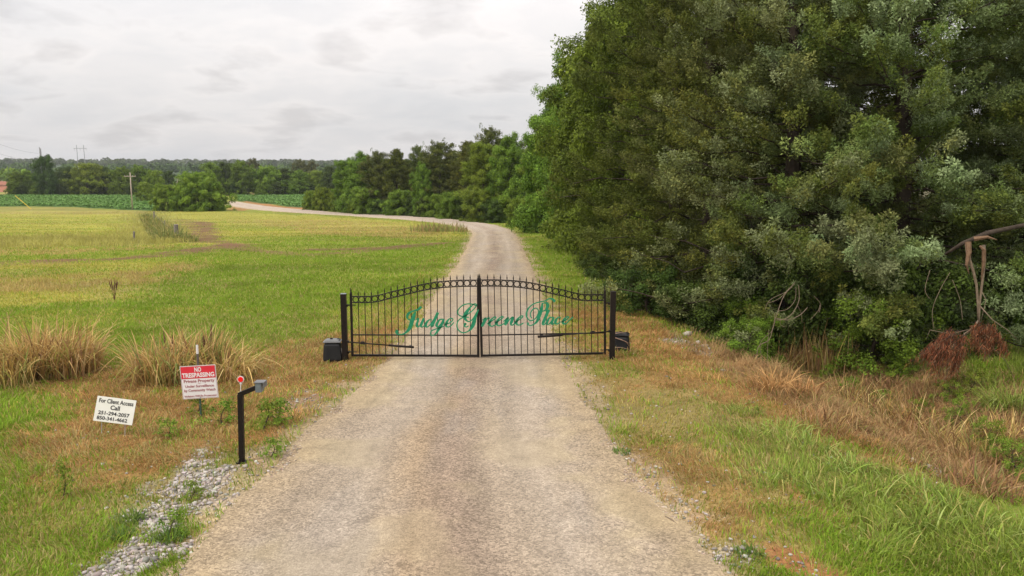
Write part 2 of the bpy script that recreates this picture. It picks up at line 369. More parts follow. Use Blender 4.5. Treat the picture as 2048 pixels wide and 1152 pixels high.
TRACKS = [([(-300,536),(0,527),(90,524),(200,519),(300,511),(400,499),(450,491)], .7, .95), ([(-300,541),(0,532),(120,529),(240,524)], .45, .6),
          ([(400,444),(412,462),(420,475),(440,487),(460,491)], .7, .95), ([(372,440),(385,455),(396,474),(402,484)], .9, .6),
          ([(445,492),(520,503),(600,510),(680,505),(760,498),(870,488)], .5, .8), ([(640,500),(720,497),(800,492),(880,487)], .5, .9)]
LAYERS = [(k, poly(p), o, s, n) for k, p, o, s, n in PZ]
TRK = [(np.array([list(G(*q))[:2] for q in p]), w, o) for p, w, o in TRACKS]
def zones(x, y):
    n = len(x); W = np.zeros((len(KL), n)); W[0] = 1
    def lay(k, w):
        nonlocal W
        W = W * (1 - w); W[KL.index(k)] += w
    lay('yellow', .45 * smooth(.5, .68, fbm(x, y, .35, 50)) * smooth(8, 20, y))
    lay('olive', .35 * smooth(.5, .65, fbm(x, y, .8, 51)))
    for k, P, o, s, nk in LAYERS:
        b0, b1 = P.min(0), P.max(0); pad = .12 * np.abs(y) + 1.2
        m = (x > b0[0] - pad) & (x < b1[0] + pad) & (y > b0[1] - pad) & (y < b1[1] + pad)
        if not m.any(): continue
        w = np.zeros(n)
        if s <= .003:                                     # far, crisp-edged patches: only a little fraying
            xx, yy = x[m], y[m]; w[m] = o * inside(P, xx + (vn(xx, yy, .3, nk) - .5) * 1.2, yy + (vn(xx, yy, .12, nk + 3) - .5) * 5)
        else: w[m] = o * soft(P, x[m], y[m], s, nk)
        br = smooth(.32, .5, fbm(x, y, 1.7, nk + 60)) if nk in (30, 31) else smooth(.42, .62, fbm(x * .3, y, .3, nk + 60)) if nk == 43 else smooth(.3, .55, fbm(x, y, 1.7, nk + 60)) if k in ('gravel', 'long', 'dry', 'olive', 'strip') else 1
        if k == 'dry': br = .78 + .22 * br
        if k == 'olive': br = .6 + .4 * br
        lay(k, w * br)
    for P, wd, o in TRK:
        d = dist_line(P, x + (vn(x, y, .5, 71) - .5) * 1.5, y + (vn(x, y, .5, 72) - .5) * 1.5)
        lay('track', o * (1 - smooth(wd * .7, wd * 2.3, d)) * (.55 + .45 * smooth(.3, .6, fbm(x, y, .9, 73))))
    de = np.minimum(dist_line(RL[:12], x, y), dist_line(RR[:12], x, y)); de2 = np.minimum(dist_line(RL[11:], x, y), dist_line(RR[11:], x, y))
    de = np.minimum(de, de2)
    ins = inside(ROADP, x, y)
    lay('sand', (.8 * (1 - smooth(.02, .55, de + (fbm(x, y, 1.6, 80) - .5) * 1.1))) * (~ins))
    lay('sand', 1.0 * ins)
    return W, ins
def zcol(W):
    c = np.zeros((W.shape[1], 3))
    for i, k in enumerate(KL): c += W[i][:, None] * np.array(C[k])
    return c
# ------------------------------------------------------------------ ground
def build_ground():
    ys = np.concatenate([np.linspace(-30, 4, 18), np.geomspace(4.2, 60, 420), np.geomspace(61, 300, 260), np.geomspace(304, 9000, 90)])
    us = np.sinh(np.linspace(-2.2, 2.2, 620)) / math.sinh(2.2) * 2.6
    Y, U = np.meshgrid(ys, us, indexing='ij'); X = U * (np.maximum(Y, 0) + 7)
    x, y = X.ravel(), Y.ravel(); z = Z(x, y)
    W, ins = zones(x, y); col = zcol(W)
    t = fbm(x, y, .5, 90); t2 = fbm(x * .25, y * 1.1, .35, 91)
    col *= (.82 + .36 * t)[:, None] * (.72 + .56 * t2)[:, None]
    hf = smooth(650, 1000, y)[:, None]; col = col * (1 - hf) + np.array([.04, .07, .025]) * hf
    # crop rows
    s = W[KL.index('soy')]; col *= (1 - .25 * s * (np.sin(y * 2 * math.pi / 1.9) > .2))[:, None]
    al = W[KL.index('gravel')] + .6 * W[KL.index('sand')]
    rr, cc = Y.shape; idx = np.arange(rr * cc).reshape(rr, cc)
    q = np.stack([idx[:-1, :-1], idx[:-1, 1:], idx[1:, 1:], idx[1:, :-1]], -1).reshape(-1, 4)
    me = np_mesh('ground', np.stack([x, y, z], 1), quads=q, col=np.column_stack([col, al]), mat=M_ground, smoothf=True)
    tag(link('ground', me), 'grassy ground of pasture, verges and crop land', None, kind='structure')
build_ground()
def build_road():
    seg = [0]; mid = (RL + RR) / 2
    for a, b in zip(mid[:-1], mid[1:]): seg.append(seg[-1] + np.hypot(*(b - a)))
    seg = np.array(seg); n = 900
    s = np.concatenate([np.linspace(0, 12, 60, endpoint=False), np.geomspace(12, seg[-1] + 0, n)])
    def cr(P, s):                                          # smooth the outline
        xs = np.interp(s, seg, P[:, 0]); ys = np.interp(s, seg, P[:, 1])
        return xs, ys
    lx, ly = cr(RL, s); rx, ry = cr(RR, s)
    def sm(a):
        w = np.interp(s, [0, 30, 60, 120, 300], [.2, .6, 1.6, 3, 4]); out = a.copy()
        for i in range(len(a)):
            m = np.abs(s - s[i]) < w[i]; out[i] = a[m].mean()
        return out
    lx, ly, rx, ry = map(sm, (lx, ly, rx, ry))
    us = np.concatenate([np.linspace(-.12, .02, 10, endpoint=False), np.linspace(.02, .98, 80), np.linspace(.98, 1.12, 11)[1:]])
    U, _ = np.meshgrid(us, s); X = lx[:, None] * (1 - U) + rx[:, None] * U; Y = ly[:, None] * (1 - U) + ry[:, None] * U
    x, y = X.ravel(), Y.ravel(); u = U.ravel(); S = np.repeat(s, len(us))
    e = np.minimum(u, 1 - u)                               # distance from the edge in road widths
    edge = e + (fbm(x, y, 1.5, 101) - .5) * .14 + (fbm(x, y, 7, 102) - .5) * .07
    off = .012 + .0006 * np.maximum(y, 0)
    z = Z(x, y) + np.where(edge > 0, off * np.minimum(edge / .03, 1), np.maximum(edge, -.1) * (.5 + .02 * np.maximum(y, 0)))
    z += .02 * np.exp(-((u - .5) / .12) ** 2) * (e > .1)
    base = np.array([.33, .265, .195]); c = np.tile(base, (len(x), 1))
    def mix(col, w):
        nonlocal c
        c = c * (1 - w[:, None]) + np.array(col) * w[:, None]
    xs = u + (fbm(x, y, .4, 103) - .5) * .12
    trk = np.exp(-((xs - .27) / .09) ** 2) + np.exp(-((xs - .74) / .09) ** 2)
    mix((.375, .31, .24), .75 * np.minimum(trk, 1))
    mix((.255, .19, .14), .85 * np.exp(-((xs - .5) / .1) ** 2) * smooth(.2, .5, fbm(x, y * .3, 1.2, 104)))
    mix((.35, .24, .13), .42 * np.exp(-((xs - .4) / .07) ** 2) * smooth(.35, .6, fbm(x, y * .4, .9, 105)) * smooth(30, 8, y))
    mix((.42, .34, .2), .6 * smooth(.5, .66, fbm(x, y, .8, 106)) * (.4 + .6 * smooth(.3, 0, e)))
    mix((.33, .29, .25), .3 * smooth(.55, .7, fbm(x, y * .3, 1.4, 107)))
    c *= (1 + .42 * (fbm(u * 16, y * .25, 1, 110) - .5))[:, None]
    mix((.37, .28, .17), .7 * smooth(.16, .0, e + (fbm(x, y, 2, 108) - .5) * .1))
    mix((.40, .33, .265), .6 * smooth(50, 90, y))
    c *= (.84 + .32 * fbm(x, y, 5, 109))[:, None]
    al = np.clip(.95 - .5 * smooth(.5, .66, fbm(x, y, .8, 106)) - .25 * np.minimum(trk, 1), 0, 1)
    rr, cc = U.shape; idx = np.arange(rr * cc).reshape(rr, cc)
    q = np.stack([idx[:-1, :-1], idx[:-1, 1:], idx[1:, 1:], idx[1:, :-1]], -1).reshape(-1, 4)
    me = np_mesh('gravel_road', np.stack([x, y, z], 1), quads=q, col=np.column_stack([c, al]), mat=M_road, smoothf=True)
    tag(link('gravel_road', me), 'pale gravel drive running through the gate and curving left past the trees', None, kind='structure')
build_road()

# ------------------------------------------------------------------ grass, as blades
def blades(name, x, y, h, w, col, lean, mat, label, cat='grass', zoff=0.0, seg=2):
    n = len(x); z = Z(x, y) + zoff; th = RNG.random(n) * 2 * math.pi; ph = np.where(RNG.random(n) < .6, vn(x, y, .9, 7) * 14 + RNG.normal(size=n) * .5, RNG.random(n) * 2 * math.pi)
    sx, sy = np.cos(th) * w * .5, np.sin(th) * w * .5
    lx, ly = np.cos(ph) * lean * h, np.sin(ph) * lean * h
    B = np.stack([x, y, z], 1); S = np.stack([sx, sy, 0 * sx], 1); L = np.stack([lx, ly, 0 * lx], 1); H = np.stack([0 * h, 0 * h, h], 1)
    hv = np.sqrt(np.maximum(1 - lean ** 2 * .8, .1))[:, None]
    v = np.stack([B - S, B + S, B + L * .35 + H * .6 * hv + S * .8, B + L * .35 + H * .6 * hv - S * .8, B + L + H * hv * (1 - .3 * lean[:, None])], 1).reshape(-1, 3)
    i = np.arange(n)[:, None] * 5
    q = i + np.array([[0, 1, 2, 3]]); t = i + np.array([[3, 2, 4]])
    cc = np.repeat(col, 5, axis=0)
    me = np_mesh(name, v, quads=q, tris=t, col=cc, mat=mat)
    return tag(link(name, me), label, cat, kind='stuff')
def scatter(n, y0, y1, u0=-.75, u1=.75, p=2.0):
    """random ground points, denser towards the camera"""
    r = RNG.random(n)
    if p == 1: y = y0 * (y1 / y0) ** r
    else: y = (y0 ** (1 - p) + r * (y1 ** (1 - p) - y0 ** (1 - p))) ** (1 / (1 - p))
    x = (u0 + RNG.random(n) * (u1 - u0)) * (y + 1.5)
    return x, y
def jitter_col(base, n, v=.25, h=.12):
    b = np.tile(np.array(base), (n, 1)) if np.ndim(base) == 1 else base.copy()
    b = b * (1 + v * (RNG.random((n, 1)) - .5) * 2); b = b * (1 + h * (RNG.random((n, 3)) - .5) * 2); return np.clip(b, .003, 1)
GREEN = dict(lawn=(.22, .325, .035), yellow=(.44, .40, .085), dry=(.44, .27, .105), olive=(.33, .28, .07), sand=(.34, .3, .12), gravel=(.25, .24, .08),
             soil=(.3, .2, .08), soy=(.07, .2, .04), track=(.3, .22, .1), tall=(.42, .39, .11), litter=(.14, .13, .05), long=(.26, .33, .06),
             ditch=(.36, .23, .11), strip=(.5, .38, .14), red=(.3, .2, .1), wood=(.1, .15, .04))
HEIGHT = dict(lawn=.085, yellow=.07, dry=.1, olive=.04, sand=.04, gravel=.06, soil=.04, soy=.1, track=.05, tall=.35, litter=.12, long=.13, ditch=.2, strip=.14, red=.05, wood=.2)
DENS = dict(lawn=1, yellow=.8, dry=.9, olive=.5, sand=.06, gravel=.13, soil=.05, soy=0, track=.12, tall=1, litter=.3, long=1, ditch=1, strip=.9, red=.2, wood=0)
GA = np.array([GREEN[k] for k in KL]); HA = np.array([HEIGHT[k] for k in KL]); DA = np.array([DENS[k] for k in KL])
def grow(n, y0, y1, u0, u1, p, wscale, hscale, jv=.3):
    x, y = scatter(n, y0, y1, u0, u1, p); W, ins = zones(x, y)
    cw = np.cumsum(W, 0); r = RNG.random(len(x)) * cw[-1]; k = (cw < r).sum(0).clip(0, len(KL) - 1)
    keep = (RNG.random(len(x)) < DA[k]) & ~ins & (RNG.random(len(x)) < .35 + .9 * fbm(x, y, 1.8, 120))
    x, y, k = x[keep], y[keep], k[keep]; m = len(x)
    t = fbm(x, y, 1.1, 121); t2 = fbm(x, y, .25, 122)
    h = HA[k] * (.55 + .9 * RNG.random(m)) * (.55 + .9 * t) * hscale
    col = jitter_col(GA[k], m, jv, jv * .3) * ((.74 + .5 * t + np.interp(y, [14, 30], [0, 1]) * (.25 - .5 * t) * .6) * (1 + np.interp(y, [12, 35], [0, 1]) * (fbm(x * .25, y * 1.1, .35, 91) - .5) * .7))[:, None]
    # a share of straw-coloured blades everywhere, more where the ground is poor
    dkz = (k == KL.index('dry')) | (k == KL.index('ditch')); h = np.where(dkz, h * (.35 + 1.4 * vn(x, y, 3.2, 8) ** 1.5), h)
    col = np.where(dkz[:, None], col * (.7 + .6 * vn(x, y, 2.4, 9))[:, None], col)
    dk = (k == KL.index('dry')) | (k == KL.index('ditch'))
    st = RNG.random(m) < (.10 + .25 * smooth(.5, .7, t2)) * np.interp(y, [14, 40], [1, .35]); col[st] = jitter_col((.42, .34, .14), int(st.sum()), .25, .08)
    gr = (RNG.random(m) < .10) & ((k == KL.index('dry')) | (k == KL.index('ditch'))) & (t2 > .47); col[gr] = jitter_col((.2, .25, .05), int(gr.sum()), .3, .1)
    wd = (.0045 + .0007 * y * wscale) * (.7 + .6 * RNG.random(m))
    return x, y, h, wd * np.where(dk, .8, 1), col, .25 + .6 * RNG.random(m) + dk * (.35 * RNG.random(m) + .05), k
sets = [grow(620000, 5.6, 14, -1.1, 1.15, 1.6, .9, 1), grow(460000, 14, 32, -.85, .85, 1.7, .8, 1.0, .12), grow(300000, 32, 140, -.75, .3, 1.9, .7, 1.0, .06)]
X_, Y_, H_, W_, C_, L_, K_ = [np.concatenate([s[i] for s in sets]) for i in range(7)]
GRP = [('green_grass', ('lawn', 'olive', 'sand', 'gravel', 'soil', 'wood', 'soy'), 'short green grass of the lawn and road verges'),
       ('straw_grass', ('yellow', 'strip', 'track', 'tall', 'red'), 'yellowing mown pasture grass left of the drive'),
       ('dry_grass', ('dry', 'ditch', 'litter'), 'dry brown grass along the drive and in the ditch'),
       ('lush_grass', ('long',), 'lush bright green grass on the right verge')]
for nm, ks, lb in GRP:
    m = np.isin(K_, [KL.index(k) for k in ks])
    blades(nm, X_[m], Y_[m], H_[m], W_[m], C_[m], L_[m], M_grass, lb)

# ------------------------------------------------------------------ loose stones
def stones(name, x, y, r, col, label, sink=.3):
    n = len(x); z = Z(x, y) + r * (1 - sink) * .5
    t = (1 + 5 ** .5) / 2
    V = np.array([(-1, t, 0), (1, t, 0), (-1, -t, 0), (1, -t, 0), (0, -1, t), (0, 1, t), (0, -1, -t), (0, 1, -t), (t, 0, -1), (t, 0, 1), (-t, 0, -1), (-t, 0, 1)]) / 1.9
    Fc = np.array([(0,11,5),(0,5,1),(0,1,7),(0,7,10),(0,10,11),(1,5,9),(5,11,4),(11,10,2),(10,7,6),(7,1,8),(3,9,4),(3,4,2),(3,2,6),(3,6,8),(3,8,9),(4,9,5),(2,4,11),(6,2,10),(8,6,7),(9,8,1)])
    v = V[None] * (.7 + .6 * RNG.random((n, 12, 1))); a = RNG.random(n) * 6.283; ca, sa = np.cos(a), np.sin(a)
    sc = np.stack([.8 + .6 * RNG.random(n), .6 + .5 * RNG.random(n), .4 + .35 * RNG.random(n)], 1); v = v * sc[:, None] * r[:, None, None]
    vx = v[..., 0] * ca[:, None] - v[..., 1] * sa[:, None]; vy = v[..., 0] * sa[:, None] + v[..., 1] * ca[:, None]
    v = np.stack([vx + x[:, None], vy + y[:, None], v[..., 2] + z[:, None]], -1).reshape(-1, 3)
    tr = (np.arange(n)[:, None, None] * 12 + Fc[None]).reshape(-1, 3)
    me = np_mesh(name, v, tris=tr, col=np.repeat(col, 12, 0), mat=M_stone)
    return tag(link(name, me), label, 'stones', kind='stuff')
x, y = scatter(230000, 6.0, 17, -.8, .8, 1.4); W, ins = zones(x, y); g = W[KL.index('gravel')]
s = W[KL.index('sand')] * ~ins; k = RNG.random(len(x)) < (g * .6 + s * .12 + .012 * W[KL.index('dry')] + .02 * W[KL.index('olive')] + .05 * W[KL.index('soil')]) * (~ins)
x, y, g = x[k], y[k], g[k]
r = (.008 + .024 * RNG.random(len(x)) ** 2.8) * np.where(g > .4, 1.15, .8)
stones('loose_stones', x, y, r, jitter_col((.34, .305, .275), len(x), .55, .07), 'pale grey loose stones spilled beside the drive')
x, y = scatter(170000, 6.0, 16, -.6, .45, 1.5); ins = inside(ROADP, x, y); x, y = x[ins], y[ins]
n = len(x); cc = jitter_col((.42, .34, .27), n, .4, .08); cc[RNG.random(n) < .2] *= .6
stones('road_gravel', x, y, .0045 + .010 * RNG.random(n) ** 3, cc, 'fine loose gravel lying on the drive', 0)
def rock(px, py, r, lb):
    p = G(px, py); bx_, by_ = np.array([p.x]), np.array([p.y])
    o = stones('rock', bx_, by_, np.array([r]), jitter_col((.36, .32, .27), 1, .1, .03), lb); del o['kind']; o['category'] = 'rock'
# ------------------------------------------------------------------ foliage
def frames(d):
    """matrices whose z axis is d (n,3), random spin"""
    n = len(d); d = d / np.linalg.norm(d, axis=1, keepdims=True)
    r = RNG.normal(size=(n, 3)); a = np.cross(d, r); a /= np.linalg.norm(a, axis=1, keepdims=True); b = np.cross(d, a)
    return np.stack([a, b, d], -1)
def spray(kind, n, size):
    """one clump of leaves round the origin, pointing along +z; (n,4,3) diamonds"""
    if kind == 'cedar':                                    # feathery plume: a stem with short side twigs
        t = RNG.random(n) ** .8; ph = RNG.random(n) * 6.283; rr = .20 * (1 - t) ** .7 * RNG.random(n) ** .5 + .01
        P = np.stack([np.cos(ph) * rr, np.sin(ph) * rr * .7, t * .42 - .12], 1)
        D = np.stack([np.cos(ph) * .8, np.sin(ph) * .6, .75 + 0 * t], 1) + RNG.normal(size=(n, 3)) * .3
        L = size * (.65 + .7 * RNG.random(n)); Wd = L * .36
    elif kind == 'broad':
        P = RNG.normal(size=(n, 3)); P /= np.linalg.norm(P, axis=1, keepdims=True); P *= (.30 * RNG.random((n, 1)) ** .5); P[:, 2] *= .7
        D = P * 1.0 / .3 + RNG.normal(size=(n, 3)) * .7 + np.array([0, 0, -.1]); L = size * (.7 + .6 * RNG.random(n)); Wd = L * .55
    else:                                                  # dead: drooping brown twigs
        t = RNG.random(n); ph = RNG.random(n) * 6.283; rr = .16 * RNG.random(n)
        P = np.stack([np.cos(ph) * rr, np.sin(ph) * rr, t * .5], 1)
        D = np.stack([np.cos(ph) * .6, np.sin(ph) * .6, .8 + 0 * t], 1) + RNG.normal(size=(n, 3)) * .4; L = size * (.7 + .7 * RNG.random(n)); Wd = L * .1
    if kind == 'dead': Fm = frames(D); a = Fm[:, :, 0]; d = Fm[:, :, 2]
    else:                                                  # leaves face outwards and up, as they do towards the light
        rad = P / (np.linalg.norm(P, axis=1, keepdims=True) + 1e-6)
        N = rad * .7 + np.array([0, 0, .8]) + RNG.normal(size=(n, 3)) * .42 if kind == 'broad' else rad * np.array([.9, .9, .3]) + np.array([0, 0, .35]) + RNG.normal(size=(n, 3)) * .5
        N /= np.linalg.norm(N, axis=1, keepdims=True); d = D - (D * N).sum(1, keepdims=True) * N; d /= np.linalg.norm(d, axis=1, keepdims=True) + 1e-6; a = np.cross(N, d)
    L = L[:, None]; Wd = Wd[:, None]
    return np.stack([P, P + d * L * .5 + a * Wd * .5, P + d * L, P + d * L * .5 - a * Wd * .5], 1)
def place(temps, pos, dirs, sc, base_cols, vc=.22, vl=.32):
    """copy spray templates to many places; colour varies per clump and per leaf"""
    n = len(pos); Fm = frames(dirs); out = []; cols = []
    which = RNG.integers(0, len(temps), n)
    for i, T in enumerate(temps):
        m = which == i; k = int(m.sum())
        if not k: continue
        v = np.einsum('nij,lvj->nlvi', Fm[m], T) * sc[m][:, None, None, None] + pos[m][:, None, None, :]
        out.append(v.reshape(-1, 3)); c = base_cols[m][:, None, None, :] * (1 + vc * (RNG.random((k, 1, 1, 1)) * 2 - 1)) * (1 + vl * (RNG.random((k, T.shape[0], 1, 1)) * 2 - 1))
        cols.append(np.broadcast_to(c, (k, T.shape[0], 4, 3)).reshape(-1, 3))
    V = np.concatenate(out); q = np.arange(len(V)).reshape(-1, 4)
    return V, q, np.concatenate(cols)
def prof_cedar(t): return np.interp(t, [0, .06, .2, .45, .7, .9, 1], [.55, .85, 1, .92, .66, .34, .06])
def prof_round(t): return np.interp(t, [0, .08, .3, .6, .82, .95, 1], [.45, .75, 1, .98, .72, .4, .1])
def prof_bush(t): return np.interp(t, [0, .08, .3, .55, .8, .95, 1], [.8, .95, 1, .88, .62, .32, .1])
def prof_col(t): return np.interp(t, [0, .05, .3, .7, .9, 1], [.7, .9, 1, .85, .5, .15])
PALETTE = dict(
    silver=[(.185, .24, .10), (.25, .30, .145), (.125, .16, .035), (.085, .12, .026), (.17, .19, .04)],
    cedar=[(.08, .11, .02), (.11, .145, .028), (.14, .155, .028), (.06, .085, .018), (.17, .19, .07)],
    olive=[(.105, .13, .024), (.085, .11, .02), (.14, .155, .03), (.065, .085, .018)],
    green=[(.11, .18, .02), (.15, .23, .026), (.09, .14, .018), (.20, .28, .035)],
    bright=[(.15, .22, .024), (.20, .285, .03), (.105, .165, .02), (.24, .31, .04)],
    dark=[(.065, .1, .02), (.085, .13, .022), (.05, .08, .018)],
    grey=[(.12, .125, .05), (.095, .105, .035), (.14, .14, .055)],
    dead=[(.13, .05, .025), (.09, .035, .018), (.2, .085, .04), (.1, .07, .04)])
def make_tree(key, kind, H, Rad, prof, pal, nb, per, nleaf, size, scale, seed, twist=0, limbs=True, lumps=0.0, t0=.02):
    """returns (crown mesh, trunk mesh) of a tree of height H, built limb by limb"""
    global RNG
    keepr = RNG; RNG = np.random.default_rng(seed); rnd = random.Random(seed)
    pos, dr, sc, bc = [], [], [], []; tb = MB(); pal_ = np.array(PALETTE[pal])
    lean = (rnd.uniform(-.03, .03), rnd.uniform(-.03, .03))
    def axis(t): return Vector((lean[0] * t * H + .12 * math.sin(t * 5 + seed), lean[1] * t * H + .12 * math.cos(t * 4 + seed), t * H))
    tr = [axis(i / 10 * .92) for i in range(11)]; r0 = .012 * H + .035 * Rad
    tb.tube(tr, [r0 * (1.35 if i == 0 else 1) * (1 - .085 * i) for i in range(11)], 9)
    lump = [(rnd.random(), rnd.random() * 6.283, rnd.uniform(.15, .3)) for _ in range(9)]
    for b in range(nb):
        t = t0 + (1 - t0) * ((b + rnd.random()) / nb) ** .9; az = b * 2.39996 + rnd.uniform(-.5, .5)
        ln = Rad * float(prof(t)) * rnd.uniform(.72, 1.12)
        for lt, la, lw in lump:
            da = (az - la + math.pi) % (2 * math.pi) - math.pi
            lm = 1 + lumps * math.exp(-((t - lt) / .12) ** 2 - (da / .6) ** 2) * (1 if lw > .2 else -1); ln *= min(max(lm, .55), 1.3)
        ln = min(ln, Rad * float(prof(t)) * 1.4); a0 = axis(max(t * .92 - .03, 0)); el = math.radians(-22 + 75 * t ** .8 + rnd.uniform(-12, 12))
        if kind != 'broad': el = math.radians(-4 + 48 * t ** 1.4 + rnd.uniform(-12, 14))
        end = a0 + Vector((math.cos(az) * ln, math.sin(az) * ln, ln * math.tan(el) * (.55 if t < .9 else .8)))
        end.z = max(.15, min(end.z, H * 1.0)); midp = (a0 + end) / 2 + Vector((0, 0, .10 * ln)) * (1 if kind == 'broad' else -.6)
        P0, P1, P2 = np.array(a0), np.array(midp), np.array(end)
        if limbs and ln > .5:
            s5 = [0, .2, .4, .6, .8, .95]; pts = [Vector((1 - s) ** 2 * P0 + 2 * s * (1 - s) * P1 + s * s * P2) + Vector((rnd.uniform(-1, 1), rnd.uniform(-1, 1), rnd.uniform(-1, 1))) * .055 * ln * (s > 0) for s in s5]
            tb.tube(pts, [.0075 * ln * (1.12 - s) + .003 for s in s5], 4, cap=False)
        m = max(3, int(per * (ln / Rad + .25))); k = max(2, int(round(2 + 2.2 * ln / (1 + .5 * scale))))
        ts = np.append(.55 + .45 * RNG.random(k - 1), 1.0); C0 = ((1 - ts) ** 2)[:, None] * P0 + (2 * ts * (1 - ts))[:, None] * P1 + (ts * ts)[:, None] * P2
        off = RNG.normal(size=(k, 3)) * np.array([1, 1, .45]) * (.20 * ln * (1.25 - ts))[:, None]; C0 = C0 + off
        wt = RNG.integers(0, k, m); rt = (.30 if kind == 'broad' else .24) * scale
        loc = RNG.normal(size=(m, 3)); loc /= np.linalg.norm(loc, axis=1, keepdims=True); loc *= (RNG.random((m, 1)) ** .5) * rt * (.7 + .6 * RNG.random(k))[wt][:, None]
        loc[:, 2] = loc[:, 2] * (.75 if kind == 'broad' else .5) + .04
        q = C0[wt] + loc
        inn = RNG.random(m) < (.3 if kind == 'cedar' or not limbs else .16); s_in = .25 + .5 * RNG.random(m); q[inn] = (((1 - s_in) ** 2)[:, None] * P0 + (2 * s_in * (1 - s_in))[:, None] * P1 + (s_in * s_in)[:, None] * P2)[inn] + loc[inn]
        q[:, 2] = np.maximum(q[:, 2], .08)
        d0 = (P2 - P1) / (np.linalg.norm(P2 - P1) + 1e-6)
        D = d0[None] * (.9 if kind != 'broad' else .45) + loc / rt * .8 + np.array([0, 0, .45 if kind != 'dead' else -.6])
        bcol = pal_[RNG.integers(0, len(pal_))]; tipc = pal_[RNG.integers(0, len(pal_), k)][wt]; mixc = pal_[RNG.integers(0, len(pal_), m)]
        if pal == 'silver':                                # paler bluish tone on the tips of some boughs
            blue = (RNG.random(k) < .42)[wt][:, None]; mixc = np.where(blue & (loc[:, 2:3] > -.05), pal_[RNG.integers(0, 2, m)], pal_[RNG.integers(2, len(pal_), m)]); tipc = mixc
        pos.append(q); dr.append(D); sc.append(scale * (.7 + .6 * RNG.random(m))); bc.append(.3 * bcol + .4 * tipc + .3 * mixc)
    temps = [spray(kind, nleaf, size / scale) for _ in range(6)]
    V, q, c = place(temps, np.concatenate(pos), np.concatenate(dr), np.concatenate(sc), np.concatenate(bc))
    low = V[:, 2] < .02; V[low, 2] = .02 + RNG.random(int(low.sum())) * .05
    RNG = keepr
    crown = np_mesh(key, V, quads=q, col=c, mat={'cedar': M_cedar, 'broad': M_leaf, 'dead': M_straw}[kind])
    tm = bpy.data.meshes.new(key + '_trunk'); tm.from_pydata([tuple(v) for v in tb.v], [], tb.f); tm.materials.append(M_bark); tm.update()
    return crown, tm, H
PROTO = {}
def proto(key, *a, **k): PROTO[key] = make_tree(key, *a, **k)
#          key            kind    H   R    profile     palette  nb  per nleaf size scale seed
proto('silver_cedar',   'cedar', 12, 3.7, prof_cedar, 'silver', 165, 38, 80, .056, .85, 1, lumps=.6)
proto('silver_cedar_b', 'cedar', 11, 3.3, prof_cedar, 'silver', 150, 37, 80, .056, .85, 2, lumps=.6)
proto('dark_cedar',     'cedar', 14, 3.2, prof_cedar, 'cedar',  155, 34, 80, .06, .85, 3, lumps=.65)
proto('olive_cedar',    'cedar', 13, 3.0, prof_col,   'olive',  130, 32, 74, .066, .9, 4, lumps=.65)
proto('mid_cedar',      'cedar', 11, 2.8, prof_round, 'cedar',   140, 15, 44, .15, 1.4, 5, lumps=.5)
proto('mid_cedar_b',    'cedar', 11, 2.4, prof_cedar, 'olive',   130, 15, 44, .15, 1.4, 6, lumps=.55)
proto('green_tree',     'broad', 12, 3.3, prof_round, 'green',   110, 24, 48, .12, 1.2, 7, lumps=.5)
proto('bright_tree',    'broad', 11, 3.2, prof_round, 'bright',  95, 20, 44, .15, 1.35, 8, lumps=.5)
proto('bright_tree_b',  'broad', 10, 3.0, prof_col,   'green',   95, 19, 42, .16, 1.4, 9, lumps=.55)
proto('far_green',      'broad', 10, 4.2, prof_round, 'green',   95, 9, 34, .27, 1.7, 10, lumps=.5, limbs=False)
proto('far_dark',       'broad', 10, 4.2, prof_round, 'dark',    95, 9, 34, .27, 1.7, 11, lumps=.5, limbs=False)
proto('far_bright',     'broad', 9, 4.4, prof_round, 'bright',   95, 9, 34, .27, 1.7, 12, lumps=.5, limbs=False)
proto('far_grey',       'broad', 12, 4.6, prof_round, 'grey',    95, 9, 34, .27, 1.7, 13, lumps=.55, limbs=True)
proto('bush',           'broad', 6, 4.8, prof_bush, 'bright',  130, 20, 44, .17, 1.2, 14, lumps=.28, limbs=False)
proto('wood_shrub',     'broad', 4, 3.2, prof_bush, 'green',   70, 16, 40, .15, 1.1, 24, lumps=.6, limbs=False)
proto('wood_shrub_b',   'broad', 4, 3.0, prof_bush, 'dark',   70, 16, 40, .15, 1.1, 25, lumps=.6, limbs=False)
proto('low_shrub',      'broad', 1.6, 1.3, prof_round, 'green',  34, 12, 36, .06, .55, 15, lumps=.5)
proto('low_shrub_b',    'broad', 1.3, 1.2, prof_round, 'dark',   34, 12, 36, .065, .55, 16, lumps=.5)
proto('bright_weed',    'broad', 1.0, .8, prof_round, 'bright',  26, 7, 22, .05, .38, 17, lumps=.5)
proto('sparse_weed',    'broad', 1.0, .55, prof_col, 'bright',  13, 4, 13, .085, .4, 18, lumps=.6)
def tree(px, d, top, kind, label, name='tree', cat='tree', group=None, wide=1.0, rz=None, xoff=0.0, sink=0.0):
    """a tree at distance d whose foot lies under photo column px and whose top reaches photo row top"""
    x = (px - 1024) / F * d * 1.01 + xoff; z = gz(x, d) - sink; cm, tm, H = PROTO[kind]
    zt = at_y(px, top, d).z; s = (zt - z) / H
    o = thing(name, (x, d, z), label, cat, group, rz if rz is not None else random.uniform(0, 6.28))
    o.scale = (s * wide, s * wide, s)
    link('trunk', tm, o); link('crown', cm, o); return o
def tree_h(x, y, h, kind, label, name='tree', cat='tree', group=None, wide=1.0, rz=None):
    z = gz(x, y); cm, tm, H = PROTO[kind]; s = h / H
    o = thing(name, (x, y, z - .03), label, cat, group, rz if rz is not None else random.uniform(0, 6.28)); o.scale = (s * wide, s * wide, s)
    link('trunk', tm, o); link('crown', cm, o); return o
GR = 'trees crowding the right side of the drive'
